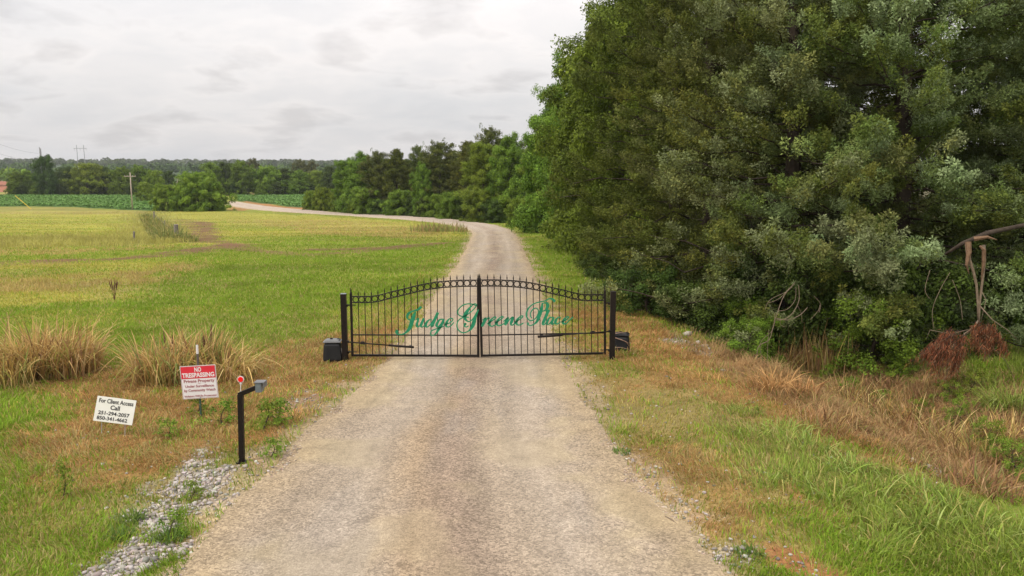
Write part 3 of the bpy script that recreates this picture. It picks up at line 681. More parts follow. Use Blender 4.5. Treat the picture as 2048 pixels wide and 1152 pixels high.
# near wall of cedars, right of the gate
tree_h(8.9, 18.4, 12.4, 'silver_cedar', 'big silvery blue-green cedar, nearest tree on the right, above the dead red boughs', 'cedar_tree', 'tree', GR, rz=.4)
tree_h(6.6, 18.9, 11.8, 'silver_cedar_b', 'big silvery cedar with low boughs over the tangle of bare vines', 'cedar_tree', 'tree', GR, rz=2.2)
tree_h(13.3, 16.8, 12.0, 'silver_cedar_b', 'silvery cedar cut by the right edge of the photo', 'cedar_tree', 'tree', GR, rz=4.0)
tree_h(5.7, 23.2, 13.6, 'dark_cedar', 'tall dark green cedar just behind the right gate post', 'cedar_tree', 'tree', GR, rz=1.0)
tree_h(5.6, 28.2, 14.2, 'olive_cedar', 'tall olive-green cedar, second along the drive behind the gate', 'cedar_tree', 'tree', GR, rz=3.3)
tree_h(9.6, 23.5, 14.5, 'olive_cedar', 'tall olive cedar standing behind the nearest silvery cedar', 'cedar_tree', 'tree', GR, rz=5.0)
tree_h(12.0, 29.0, 15.5, 'dark_cedar', 'tall dark cedar closing the gaps high behind the silvery cedars', 'cedar_tree', 'tree', GR, rz=1.7)
tree_h(13.2, 20.5, 12.5, 'dark_cedar', 'dark cedar glimpsed behind the silvery cedars at the top right', 'cedar_tree', 'tree', GR, rz=.2)
tree_h(17.0, 25.0, 13.0, 'green_tree', 'leafy tree with sky gaps in the top right corner', 'broadleaf_tree', 'tree', GR)
tree(1255, 34.5, -60, 'green_tree', 'tall leafy tree whose left outline meets the top edge of the photo', 'broadleaf_tree', 'tree', GR, rz=2.0, wide=.8)
tree(1215, 41, 0, 'green_tree', 'leafy green tree jutting farthest into the sky beside the tall cedars', 'broadleaf_tree', 'tree', GR, wide=1.0, rz=1.2)
tree(1190, 47, 130, 'olive_cedar', 'brownish olive cedar between the leafy green trees along the drive', 'cedar_tree', 'tree', GR, wide=.9)
tree(1150, 52, 112, 'green_tree', 'bright green leafy tree below the jutting crown, beside the drive', 'broadleaf_tree', 'tree', GR, wide=.85)
tree(1112, 63, 195, 'bright_tree_b', 'green leafy tree stepping down where the drive starts to bend', 'broadleaf_tree', 'tree', GR, wide=.9)
tree(1094, 74, 232, 'bright_tree', 'rounded green tree on the outside of the bend in the drive', 'broadleaf_tree', 'tree', GR, wide=.85)
for px, d, tp, k, lb in [(1400, 36, -40, 'olive_cedar', 'olive cedar behind the tall dark cedar at the gate post, deep in the wood'), (1500, 30, -60, 'dark_cedar', 'dark cedar between the tall olive ones, showing only in gaps near the top'),
    (1330, 48, 30, 'dark_cedar', 'dark cedar deep behind the jutting leafy tree'), (1260, 58, 110, 'green_tree', 'leafy tree deep in the wood behind the brownish olive cedar'),
    (1200, 72, 190, 'mid_cedar', 'smaller dark cedar in the wood behind the bright green leafy tree'), (1150, 88, 230, 'mid_cedar_b', 'smaller olive cedar in the wood behind the rounded tree at the bend')]:
    tree(px, d, tp, k, lb, 'cedar_tree', 'tree', 'hidden trees deep in the wood on the right', wide=1.05)
# the row beyond the bend
G2 = 'trees along the far side of the bend'
for px, d, tp, k, w, lb in [
    (1020, 94, 268, 'bright_tree_b', .85, 'leafy tree right of the dark spire-topped cedar beyond the bend'),
    (985, 103, 252, 'mid_cedar', .8, 'dark cedar with a ragged spire, tallest beyond the bend'),
    (968, 97, 282, 'bright_tree', .95, 'broad bright green tree in front of the spire-topped cedar'),
    (936, 112, 272, 'mid_cedar_b', 1.1, 'olive cedar left of the broad bright green tree'),
    (885, 118, 280, 'mid_cedar', 1.1, 'wide dark cedar with thin top showing sky through its twigs'),
    (848, 116, 325, 'bright_tree_b', .7, 'small bright tree squeezed between two dark cedars'),
    (838, 130, 288, 'mid_cedar', .62, 'slim dark cedar with a narrow see-through top'),
    (800, 128, 289, 'mid_cedar_b', 1.0, 'dark olive cedar in the row beyond the bend, left of the slim one'),
    (765, 130, 300, 'mid_cedar', 1.0, 'dark cedar next to the yellow-green end tree'),
    (730, 134, 304, 'bright_tree_b', 1.0, 'yellow-green leafy tree near the left end of the row beyond the bend'),
    (700, 138, 316, 'green_tree', .95, 'last leafy tree at the left end of the row beyond the bend'),
    (1060, 112, 262, 'mid_cedar_b', 1.0, 'cedar top showing behind the trees at the bend')]:
    tree(px, d, tp, k, lb, 'cedar_tree' if 'cedar' in k else 'broadleaf_tree', 'tree', G2, wide=w)
for px, d, tp, k, lb in [(628, 146, 383, 'bush', 'low pale green shrub at the left tip of the tree row'), (652, 144, 377, 'bush', 'pale green shrub next to the last leafy tree of the row'),
                         (683, 141, 381, 'bush', 'pale green shrub at the foot of the last leafy tree'), (712, 132, 398, 'bush', 'low shrub under the yellow-green end tree')]:
    tree(px, d, tp, k, lb, 'shrub', 'shrub', 'shrubs at the tip of the tree row', wide=.62)
for px, d, tp, k, w, lb in [(905, 105, 388, 'wood_shrub', .8, 'leafy undergrowth shrub below the wide dark cedar'), (860, 113, 398, 'wood_shrub_b', 1.0, 'leafy undergrowth shrub below the small bright tree'),
                         (960, 94, 384, 'wood_shrub', .9, 'leafy undergrowth shrub below the broad bright tree'), (1018, 94, 392, 'wood_shrub_b', .9, 'leafy undergrowth shrub behind the bend'),
                         (1046, 80, 400, 'wood_shrub', .8, 'leafy undergrowth shrub at the outside of the bend'), (790, 122, 402, 'wood_shrub', .9, 'leafy undergrowth shrub below the olive cedar of the far row'),
                         (1092, 62, 425, 'wood_shrub_b', .8, 'low leafy shrub beside the drive before the bend'), (1118, 52, 440, 'wood_shrub', .8, 'low leafy shrub at the wood edge beside the green verge')]:
    tree(px, d, tp, k, lb, 'shrub', 'shrub', 'undergrowth along the drive', wide=w)
# two bush mounds in the field
tree(345, 146, 372, 'bush', 'smaller left mound of the round bushes standing in the field', 'bush', 'bush', wide=.85, rz=1)
tree(405, 144, 348, 'bush', 'large round bright green bush standing in the field beside the far drive', 'bush', 'bush', wide=.92, rz=2)
tree(438, 146, 374, 'bush', 'right shoulder of the large bush, next to where the drive reappears', 'bush', 'bush', wide=.62, rz=4)
# far tree line behind the crop
G3 = 'trees of the far line behind the crop field'
FAR = [(50, 245, 343, 'far_green', .75, 'dark green tree at the left end of the far line, next to the red field'),
 (72, 248, 341, 'far_green', .9, 'green tree left of the tall narrow one in the far line'),
 (110, 240, 312, 'far_dark', .62, 'tall narrow tree standing above the far line on the left'),
 (150, 256, 335, 'far_dark', .9, 'dark tree right of the tall narrow one'),
 (190, 245, 329, 'far_bright', 1.15, 'broad yellow-green domed tree below the twin-pole tower'),
 (222, 252, 336, 'far_dark', .9, 'dark tree right of the yellow-green domed tree'),
 (258, 248, 334, 'far_green', 1.0, 'green tree behind the near utility pole'),
 (292, 256, 331, 'far_green', .9, 'green tree right of the near utility pole'),
 (322, 215, 343, 'far_bright', .72, 'yellow-green tree above the left bush mound'),
 (350, 250, 343, 'far_dark', .8, 'dark tree behind the second utility pole'),
 (300, 185, 366, 'far_bright', .75, 'small yellow-green tree at the field corner left of the bush mounds'),
 (436, 246, 325, 'far_green', .95, 'first green tree right of the gap in the far line'),
 (465, 250, 326, 'far_dark', .95, 'dark green tree above the right side of the large bush'),
 (493, 246, 322, 'far_green', .9, 'green tree above where the drive reappears'),
 (516, 280, 318, 'far_grey', .65, 'grey-brown thin crown rising left of centre in the far line'),
 (545, 247, 334, 'far_bright', 1.1, 'broad green tree right of the grey-brown crown'),
 (577, 252, 338, 'far_dark', 1.0, 'dark green tree in the middle of the right far line'),
 (612, 280, 320, 'far_grey', .75, 'grey-brown broad crown topping the far line, left half'),
 (632, 285, 322, 'far_grey', .6, 'grey-brown crown topping the far line, right half'),
 (606, 244, 341, 'far_green', 1.1, 'green tree below the grey-brown crowns'),
 (640, 248, 343, 'far_bright', .9, 'green tree near the right end of the far line'),
 (668, 244, 334, 'far_dark', .8, 'dark tree at the right end of the far line'),
 (700, 250, 338, 'far_dark', .9, 'dark tree half hidden at the right end of the far line')]
for px, d, tp, k, w, lb in FAR: tree(px, d, tp, k, lb, 'broadleaf_tree', 'tree', G3, wide=w)
FS = [(42, 'at the left end beside the red field'), (60, 'between the first two trees of the far line'), (92, 'left of the tall narrow tree'), (130, 'right of the tall narrow tree'), (165, 'left of the yellow-green domed tree'),
      (205, 'right of the yellow-green domed tree'), (240, 'left of the near utility pole'), (275, 'right of the near utility pole'), (330, 'above the left bush mound'), (370, 'in the gap above the large bush'),
      (450, 'behind the large bush'), (480, 'where the drive reappears'), (530, 'below the first grey-brown crown'), (562, 'right of the broad green far tree'), (592, 'in the middle of the right far line'),
      (625, 'below the second grey-brown crown'), (655, 'above the pale shrubs'), (685, 'at the right end of the far line')]
for i, (px, w_) in enumerate(FS):
    tree(px, 240 + (i * 7) % 6, 362 + (i * 5) % 9, 'far_dark' if i % 2 else 'far_green', 'low shrub below the far trees, ' + w_, 'shrub', 'shrub', 'low shrubs at the foot of the far tree line', wide=1.0)
BK = [(55, 262, 350, 'between the first two trees'), (92, 265, 350, 'left of the tall narrow tree'), (132, 262, 345, 'right of the tall narrow tree'), (172, 264, 344, 'behind the yellow-green domed tree, left side'), (208, 262, 343, 'behind the yellow-green domed tree, right side'),
      (242, 264, 341, 'left of the near utility pole'), (276, 262, 340, 'right of the near utility pole'), (310, 264, 340, 'above the left bush mound'), (450, 262, 336, 'above the large bush'), (480, 264, 334, 'above where the drive reappears'),
      (530, 262, 338, 'left of the broad green far tree'), (562, 264, 342, 'right of the broad green far tree'), (592, 262, 343, 'in the middle of the right far line'), (622, 264, 345, 'near the right end of the far line'), (655, 262, 344, 'at the right end of the far line')]
for i, (px, d, tp, w_) in enumerate(BK):
    tree(px, d, tp, ('far_dark', 'far_green')[i % 2], 'tree of the back row, ' + w_, 'broadleaf_tree', 'tree', 'back row of the far tree line', wide=1.1)
for px, d, tp, k, lb in [(915, 128, 300, 'mid_cedar', 'cedar of the back row behind the wide dark cedar'), (960, 122, 300, 'mid_cedar_b', 'cedar of the back row behind the broad bright tree'), (865, 134, 315, 'mid_cedar', 'cedar of the back row behind the small bright tree'),
    (820, 142, 312, 'mid_cedar_b', 'cedar of the back row behind the slim cedar'), (780, 144, 318, 'mid_cedar', 'cedar of the back row behind the olive cedar'), (745, 146, 322, 'mid_cedar_b', 'cedar of the back row behind the yellow-green end tree'),
    (1010, 116, 290, 'mid_cedar', 'cedar of the back row right of the spire-topped cedar')]:
    tree(px, d, tp, k, lb, 'cedar_tree', 'tree', 'back row beyond the bend', wide=1.25)
for px, d, tp, k, lb in [(935, 104, 400, 'wood_shrub_b', 'undergrowth shrub below the olive cedar beyond the bend'), (882, 111, 392, 'wood_shrub', 'undergrowth shrub left of the wide dark cedar'), (835, 119, 396, 'wood_shrub_b', 'undergrowth shrub below the slim cedar'),
    (812, 121, 384, 'wood_shrub', 'undergrowth shrub between the slim and the olive cedar'), (765, 126, 402, 'wood_shrub_b', 'undergrowth shrub below the dark cedar near the end tree'), (740, 129, 380, 'wood_shrub', 'undergrowth shrub below the yellow-green end tree'), (985, 92, 402, 'wood_shrub_b', 'undergrowth shrub below the spire-topped cedar')]:
    tree(px, d, tp, k, lb, 'shrub', 'shrub', 'undergrowth along the drive', wide=.95)
# distant woods up to the skyline: one mass nobody could count
def woods(name, n, y0, y1, u0, u1, hmin, hmax, leaf, label, pal, seed):
    global RNG
    RNG = np.random.default_rng(seed)
    y = y0 + (y1 - y0) * RNG.random(n); x = (u0 + (u1 - u0) * RNG.random(n)) * y; z = Z(x, y); h = hmin + (hmax - hmin) * RNG.random(n) ** 1.5
    m = 46; a = RNG.normal(size=(n, m, 3)); a /= np.linalg.norm(a, axis=2, keepdims=True); a[..., 2] = np.abs(a[..., 2]) * 1.0 - .25
    P = np.stack([x[:, None] + a[..., 0] * h[:, None] * .42, y[:, None] + a[..., 1] * h[:, None] * .42, z[:, None] + h[:, None] * (.45 + .5 * a[..., 2])], -1).reshape(-1, 3)
    Fm = frames(a.reshape(-1, 3) + RNG.normal(size=(n * m, 3)) * .5); s = np.repeat(h, m)[:, None] * leaf * (.6 + .8 * RNG.random((n * m, 1)))
    A, B = Fm[:, :, 0] * s, Fm[:, :, 1] * s
    V = np.stack([P - A, P - B * .8, P + A, P + B * .8], 1).reshape(-1, 3)
    c = np.array(PALETTE[pal])[RNG.integers(0, len(PALETTE[pal]), n)]; c = np.repeat(c, m * 4, 0) * (1 + .25 * (np.repeat(RNG.random((n * m, 1)), 4, 0) * 2 - 1))
    me = np_mesh(name, V, quads=np.arange(len(V)).reshape(-1, 4), col=c, mat=M_leaf); tag(link(name, me), label, 'woods', kind='stuff')
woods('distant_woods', 2600, 1150, 1900, -.95, .5, 9, 16, .13, 'distant wooded hills along the skyline', 'dark', 31)
woods('distant_woods', 900, 640, 900, -.95, .3, 8, 13, .14, 'middle-distance woods between the far tree line and the hills', 'dark', 32)
woods('distant_woods', 60, 370, 420, -.75, -.605, 8, 11, .12, 'woods behind the red field at the far left', 'green', 33)
# undergrowth at the foot of the near cedars
for px, py, h, k, lb in [(1262, 612, .9, 'low_shrub_b', 'dark low shrub at the wood edge right behind the gate post'),
    (1300, 628, 1.1, 'low_shrub_b', 'leafy low shrub left of the pale stones under the cedars'), (1385, 655, 1.0, 'low_shrub_b', 'green shrub at the wood edge above the pale stones'),  # dark leaf palette on these two puts the shade under the cedars into colour
    (1430, 672, 1.2, 'low_shrub_b', 'dark shrub between the pale stones and the bare vines'), (1482, 690, 1.1, 'low_shrub', 'green shrub left of the bare vines'),
    (1500, 720, .8, 'low_shrub', 'spreading green weed left of the leaning stems'), (1700, 700, 1.7, 'low_shrub_b', 'dark leafy shrub between the vines and the red boughs'),
    (1745, 730, 1.4, 'low_shrub', 'leafy shrub left of the dead red boughs'), (1640, 690, 1.5, 'low_shrub_b', 'dark shrub behind the dry upright stems'),
    (1600, 668, 1.9, 'low_shrub_b', 'dark shrub in the shade behind the bare vines'), (1820, 700, 1.6, 'low_shrub_b', 'dark shrub behind the dead red boughs'),
    (1800, 752, .45, 'bright_weed', 'yellow-green weed at the ditch below the red boughs'), (1890, 800, .35, 'bright_weed', 'yellow-green weed in the dry grass of the ditch'),
    (1940, 790, .4, 'bright_weed', 'leafy yellow-green weed left of the tall grass at the right edge'), (1980, 620, 1.3, 'low_shrub', 'sunlit green shrub behind the split limb'),
    (2030, 600, 1.6, 'low_shrub', 'bright green bush at the right edge of the photo'), (2040, 660, .9, 'low_shrub', 'bright weed at the right edge below the bright bush'),
    (1215, 560, .9, 'low_shrub_b', 'low dark shrub beside the green verge behind the gate'), (1190, 528, 1.0, 'low_shrub', 'low shrub farther along the verge behind the gate'),
    (1150, 500, 1.0, 'low_shrub', 'weedy shrub along the verge before the bend')]:
    p = G(px, py); tree_h(p.x, p.y, h, k, lb, 'shrub', 'shrub', 'undergrowth at the foot of the near cedars', wide=1.0)
for px, py, h, lb in [(545, 915, .28, 'small green weed right of the keypad post'), (560, 850, .4, 'green weed at the gravel edge behind the keypad post'), (535, 860, .45, 'green weed just right of the keypad post'),
    (450, 850, .4, 'green weed between the red sign and the keypad post'), (395, 830, .3, 'green weed at the foot of the red sign stake'), (335, 875, .3, 'dark green creeping weed below the red sign'),
    (130, 1000, .45, 'upright spiky dark weed in the lawn at lower left'), (385, 1000, .25, 'grey-green weed growing in the spilled stones'), (350, 1075, .3, 'grass tuft weed beside the orange soil')]:
    p = G(px, py); tree_h(p.x, p.y, h, 'sparse_weed', lb, 'weed', 'weed', 'weeds beside the drive', wide=1.0 if 'upright' not in lb else .45)
for px, py, h, lb in [(1700, 790, .55, 'green weed in the dead grass below the upright dry stems'), (1760, 812, .5, 'green weed halfway down the ditch'), (1835, 838, .6, 'yellow-green weed in the middle of the ditch'), (1925, 850, .7, 'leggy green weed right of the middle of the ditch'),
    (1985, 905, .8, 'tall leggy weed near the right end of the ditch'), (2030, 950, .8, 'tall weed at the right edge above the lush grass'), (1560, 745, .5, 'weed at the ditch below the bare vines'), (1660, 760, .5, 'weed among the dry stems of the ditch')]:
    p = G(px, py); tree_h(p.x, p.y, h * .6, 'bright_weed', lb, 'weed', 'weed', 'weeds in the ditch', wide=.8)
# ------------------------------------------------------------------ arching grass clumps
def grass_clump(px, py, h, rad, n, cols, label, group, name='grass_clump', droop=1.0, wd=.009, spread=1.0):
    p = G(px, py); r = RNG.random(n) ** .7 * rad * .45; a = RNG.random(n) * 6.283; bx_, by_ = r * np.cos(a), r * np.sin(a)
    ph = a + RNG.normal(size=n) * 1.1; L = h * (.45 + .8 * RNG.random(n) ** 1.3) * (.75 + .5 * vn(bx_ * 3, by_ * 3, 1, 5)); out = (.15 + .75 * RNG.random(n)) * spread
    S = 6; t = np.linspace(0, 1, S); hor = out[:, None] * L[:, None] * (t ** 1.5)[None]; ver = L[:, None] * (t[None] - (.25 + .6 * RNG.random(n)[:, None] * droop) * out[:, None] * t[None] ** 2.6)
    ver = np.maximum(ver, .02); brk = (RNG.random(n) < .22)[:, None]; ver = np.where(brk & (t[None] > .55), ver * (1 - (t[None] - .55) * 1.9), ver)
    cx_ = bx_[:, None] + hor * np.cos(ph)[:, None]; cy_ = by_[:, None] + hor * np.sin(ph)[:, None]
    wv = wd * (.7 + .7 * RNG.random(n)); sx = -np.sin(ph + RNG.normal(size=n) * .8) * wv; sy = np.cos(ph + RNG.normal(size=n) * .8) * wv
    tp = (1 - t ** 3 * .9)[None]
    Lf = np.stack([cx_ - sx[:, None] * tp, cy_ - sy[:, None] * tp, ver], -1); Rt = np.stack([cx_ + sx[:, None] * tp, cy_ + sy[:, None] * tp, ver], -1)
    V = np.stack([Lf, Rt], 2).reshape(-1, 3); b = np.arange(n)[:, None] * S * 2 + (np.arange(S - 1) * 2)[None]
    q = np.stack([b, b + 1, b + 3, b + 2], -1).reshape(-1, 4)
    c = np.array(cols)[RNG.integers(0, len(cols), n)] * (1 + .25 * (RNG.random((n, 1)) * 2 - 1)); me = np_mesh(name, V, quads=q, col=np.repeat(c, S * 2, 0), mat=M_straw)
    o = link(name, me); o.location = (p.x, p.y, p.z - .02); return tag(o, label, 'grass', group)
STRAW = [(.62, .44, .17), (.52, .34, .12), (.68, .50, .23), (.40, .24, .09), (.38, .36, .10), (.33, .2, .1)]
grass_clump(880, 463, .75, 5.5, 700, [(.3, .22, .1), (.2, .22, .07), (.26, .3, .09), (.38, .24, .13)], 'reddish-green patch of tall weeds inside the bend of the drive', 'weeds inside the bend', 'weed_patch', wd=.02, spread=.5)
GC = 'tall dry grass clumps'
grass_clump(75, 748, 1.0, 1.5, 1300, STRAW, 'large tan clump of tall dry grass at the left edge', GC, spread=1.0)
grass_clump(135, 745, .95, 1.2, 700, STRAW, 'right shoulder of the large tan grass clump at the left', GC)
grass_clump(15, 768, .75, .9, 500, STRAW + [(.24, .3, .07)], 'lower greenish grass clump at the very left edge', GC)
grass_clump(335, 758, .84, 1.2, 850, STRAW + [(.25, .3, .09)], 'tan clump of arching dry grass behind the red sign', GC)
grass_clump(410, 742, .86, 1.0, 650, STRAW + [(.2, .27, .07)] * 2, 'greener upright clump with seed heads behind the red sign', GC, spread=.7)
grass_clump(452, 752, .7, 1.0, 450, STRAW, 'low arching dry grass drooping towards the round reflector', GC, spread=1.5)
grass_clump(1545, 780, .5, .7, 160, [(.55, .33, .13), (.48, .29, .12)], 'orange-tan arching grass tuft at the ditch edge', GC, spread=1.4, wd=.007)
grass_clump(1605, 790, .45, .6, 120, [(.55, .33, .13), (.48, .29, .12)], 'small tan arching tuft right of the orange-tan one', GC, spread=1.4, wd=.007)
DEADG = [(.40, .24, .12), (.30, .16, .08), (.48, .33, .17), (.2, .11, .06), (.38, .24, .09), (.24, .25, .08)]
for px, py, h, lb in [(1620, 735, 1.0, 'upright dry stems under the bare vines'), (1665, 740, .9, 'upright dry stems right of the bare vines'), (1560, 735, .7, 'dry stems left of the vines at the ditch'),
                      (1690, 800, .6, 'matted grey-brown grass heap in the ditch'), (1740, 830, .6, 'matted brown grass heap lower in the ditch'), (1810, 850, .65, 'brown grass heap in the middle of the ditch'),
                      (1880, 890, .65, 'brown grass heap with thin stalks in the ditch'), (1960, 920, .6, 'dry stalks near the right edge of the ditch'), (1780, 775, .4, 'yellowing grass heap below the red boughs'),
                      (1850, 800, .38, 'tangled brown grass below the red boughs'), (2010, 880, .6, 'tall dry stalks at the right edge'), (1640, 850, .4, 'low brown tuft at the near ditch edge'), (1960, 985, .55, 'orange-brown grass tuft above the lush grass')]:
    grass_clump(px, py, h * .85, 1.1, 300, DEADG if h < .6 else DEADG + STRAW, lb, 'dead grass heaps in the ditch', 'dead_grass_clump', wd=.006, spread=1.0 if 'upright' not in lb else .3)
LUSH = [(.22, .32, .055), (.28, .38, .065), (.17, .25, .045), (.33, .40, .12), (.42, .38, .12)]
for i, (px, py, h, lb) in enumerate([(1485, 825, .3, 'green grass tuft farthest up the right verge'), (1575, 868, .36, 'green tuft in the upper part of the lush band'), (1500, 870, .26, 'small green tuft left of the lush band'),
    (1620, 900, .38, 'leafy tuft in the middle of the lush band'), (1600, 960, .36, 'arching tuft on the left side of the lush band'), (1665, 1000, .4, 'arching tuft above the bare gravel spot'),
    (1740, 985, .4, 'thick dark green tuft right of the bare gravel spot'), (1830, 1050, .42, 'thick arching tuft near the lower right'), (1900, 1020, .42, 'broad tuft in the lower lush band'),
    (1960, 1060, .4, 'broad tuft close to the right edge'), (1760, 1090, .34, 'tuft below the lush band'), (1530, 960, .24, 'low tuft next to the gravelly ground'), (2020, 1110, .4, 'grass tuft in the lower right corner'),
    (1700, 940, .4, 'bright tuft in the centre of the lush band'), (1850, 985, .4, 'bright tuft right of centre in the lush band'), (2010, 820, .7, 'tall bright green grass at the right edge by the trees'), (1960, 770, .45, 'tall bright grass under the dead red boughs')]):
    grass_clump(px, py, h * .8, .7, 150 if h < .6 else 600, LUSH, lb, 'lush green grass tufts', 'grass_tuft', wd=.005, spread=1.25 if h < .8 else .6)
for px, py, h, lb in [(262, 1045, .2, 'dark green tuft at the top of the stone spill'), (240, 1075, .16, 'small dark tuft left of the stone spill'), (345, 1080, .2, 'green tuft between the stones and the orange soil'), (1495, 1110, .12, 'tiny green tuft on the gravel at lower right'),
                      (1240, 905, .1, 'small tuft at the right edge of the drive')]:
    grass_clump(px, py, h, .3, 160, [(.12, .2, .05), (.18, .25, .06)], lb, 'small verge tufts', 'grass_tuft', wd=.005)
# ------------------------------------------------------------------ the gate
gp = G(956, 719); GY = gp.y
def on_gate(px, py): return at_y(px, py, GY)
PXM = (on_gate(1100, 650).x - on_gate(900, 650).x) / 200.0      # metres per photo pixel at the gate
def gate_post(px, top, base, label):
    b = on_gate(px, base); t = on_gate(px, top); z0 = gz(b.x, GY); o = thing('gate_post', (b.x, GY, z0 - .02), label, 'gate post', 'square black gate posts')
    h = t.z - z0 + .02; MB().box((0, 0, h / 2), (.1, .1, h)).build('post', M_black, o, bevel=.004)
    MB().box((0, 0, h + .004), (.106, .106, .012)).build('cap', M_graybox if px < 900 else M_black, o, bevel=.003)
    return o, h
pl, hl = gate_post(691, 588, 727, 'square black steel gate post left of the drive, beside the lidded box')
pr, hr = gate_post(1224, 584, 710, 'square black steel gate post right of the drive, beside the cable-wrapped box')
RISE = [(0, 0), (.008, 0), (.1, 0), (.16, 1), (.223, 15), (.285, 40), (.346, 61), (.423, 83), (.5, 111), (.577, 133), (.654, 151), (.73, 163), (.81, 170), (.885, 176), (1, 177)]
def rise(t): return float(np.interp(t, [a for a, b in RISE], [b for a, b in RISE])) / 5.235 * PXM
def smooth_rise(t): return sum(rise(min(1, max(0, t + d))) for d in (-.04, -.02, 0, .02, .04)) / 5
def gate_leaf(pxh, pxm, zb_h, sgn, tilt, label):
    """leaf with its own axes: x from the hinge towards the middle, z up"""
    h0 = on_gate(pxh, zb_h); W = abs(on_gate(pxm, 700).x - h0.x)
    o = thing('gate_leaf', (h0.x, GY, h0.z), label, 'gate', 'two wrought iron gate leaves'); o.rotation_euler = (0, tilt, 0)
    P = PXM; top = 122 * P; low = 109.5 * P; X = lambda t: sgn * t * W
    def up(name, x, w, h):
        st = MB().box((x, 0, h / 2), (w, w, h)).build(name, M_black, o, bevel=.003)
        MB().tube([(x, 0, h), (x, 0, h + .018), (x, 0, h + .03), (x, 0, h + .055), (x, 0, h + .115)], [.02, .022, .012, .014, .001], 8).build('finial', M_black, st)
    up('hinge_stile', 0, .042, 128 * P); up('meeting_stile', X(1), .045, 157 * P)
    MB().box((X(.5), 0, .02), (W - .045, .036, .04)).build('bottom_rail', M_black, o, bevel=.003)
    MB().box((X(.5), 0, 44 * P), (W - .045, .022, .022)).build('middle_rail', M_black, o)
    ts = [i / 60 for i in range(61)]
    for nm, z0 in (('top_rail', top), ('lower_arch_rail', low)):
        MB().tube([(X(.01 + .98 * t), 0, z0 + smooth_rise(t)) for t in ts], .0105, 6).build(nm, M_black, o)
    for i in range(18):
        t = .057 + .0518 * i; z1 = top + smooth_rise(t)
        pk = MB().tube([(X(t), 0, .035), (X(t), 0, z1 + .03)], .0085, 6).build('picket', M_black, o)
        MB().tube([(X(t), 0, z1 + .03), (X(t), 0, z1 + .045), (X(t), 0, z1 + .055), (X(t), 0, z1 + .115)], [.009, .014, .011, .001], 6).build('spear_tip', M_black, pk)
    for i in range(19):
        t = .057 + .0518 * (i - .5); t = max(t, .036); zc = (top + low) / 2 + smooth_rise(t); r = (top - low) / 2 - .006
        MB().tube([(X(t) + r * math.cos(a), 0, zc + r * math.sin(a)) for a in [k * math.pi / 10 for k in range(20)]], .0092, 5, closed=True).build('ring', M_black, o)
    for zz in (104.5 * P, 9 * P):
        MB().box((-sgn * .055, 0, zz), (.075, .02, .022)).box((-sgn * .078, 0, zz - .01), (.03, .05, .045)).tube([(sgn * .02, -.0, zz), (sgn * .09, -.0, zz)], .008, 6).build('hinge', M_black, o, bevel=.002)
    return o
gl = gate_leaf(705, 956.5, 712.5, 1, R(.25), 'left wrought iron gate leaf with ring frieze and most of the first green word')
grt = gate_leaf(1210, 963.5, 708.5, -1, R(-1.15), 'right wrought iron gate leaf with ring frieze and the later green script letters')
# script lettering: pen strokes (x, y, width) traced as plan outlines of a cut metal sign, welded to the pickets
def catmull(p, k=6):
    p = [p[0]] + list(p) + [p[-1]]; out = []
    for i in range(1, len(p) - 2):
        for j in range(k):
            t = j / k; a, b, c, d = p[i - 1], p[i], p[i + 1], p[i + 2]
            out.append([.5 * ((2 * b[m]) + (-a[m] + c[m]) * t + (2 * a[m] - 5 * b[m] + 4 * c[m] - d[m]) * t * t + (-a[m] + 3 * b[m] - 3 * c[m] + d[m]) * t ** 3) for m in range(3)])
    out.append(list(p[-2])); return out
def strokes(name, parent, ox, oy, sts, label=None):
    mb = MB(); y0 = -.022
    par = parent.location; ry = parent.rotation_euler[1]; iM = Matrix.Rotation(ry, 4, 'Y').inverted() @ Matrix.Translation(-Vector(par))
    for si, st in enumerate(sts):
        pts = catmull(st); n = len(pts); b = len(mb.v); th = .004; yy = y0 - .0012 * (si % 5)
        for i, (px, py, w) in enumerate(pts):
            x0, q0, _ = pts[max(i - 1, 0)]; x1, q1, _ = pts[min(i + 1, n - 1)]
            L = math.hypot(x1 - x0, q1 - q0) + 1e-6; nx, ny = -(q1 - q0) / L, (x1 - x0) / L; hw = max(w * 1.35, 23) / 2
            for s_ in (-1, 1):
                wp = on_gate(ox + (px + nx * hw * s_) / 10.24, oy + (py + ny * hw * s_) / 10.24); lp = iM @ wp
                mb.v.append(Vector((lp.x, yy, lp.z))); mb.v.append(Vector((lp.x, yy - th, lp.z)))
        for i in range(n - 1):
            a = b + i * 4; c = a + 4
            mb.f += [[a, a + 2, c + 2, c], [a + 1, c + 1, c + 3, a + 3], [a, c, c + 1, a + 1], [a + 2, a + 3, c + 3, c + 2]]
        mb.f += [[b, b + 1, b + 3, b + 2], [b + (n - 1) * 4, b + (n - 1) * 4 + 2, b + (n - 1) * 4 + 3, b + (n - 1) * 4 + 1]]
    o = mb.build(name, M_letter, parent)
    if label: o['label'] = label
def sh(st, dx, dy=0, s=1): return [(x * s + dx, y * s + dy, w) for x, y, w in st]
Jw = [[(640,130,45),(585,188,32),(500,215,22),(420,245,28),(372,290,42),(355,350,30),(385,395,14),(430,395,8)],
      [(530,230,12),(495,310,50),(455,430,62),(420,540,58),(370,620,42),(300,680,22),(220,700,14),(152,685,24),(142,645,50),(168,620,40)], [(395,400,26),(520,395,12)]]
u_ = [[(530,400,8),(585,375,26),(562,460,36),(548,520,34),(585,545,14),(640,480,10),(695,365,24)], [(695,365,26),(662,450,42),(636,520,38),(665,548,16),(730,500,8)]]
d_ = [[(860,400,14),(800,405,22),(745,470,38),(735,530,36),(775,545,16),(840,480,12),(930,340,12)], [(985,250,40),(930,370,46),(870,500,46),(850,538,24),(905,520,8)]]
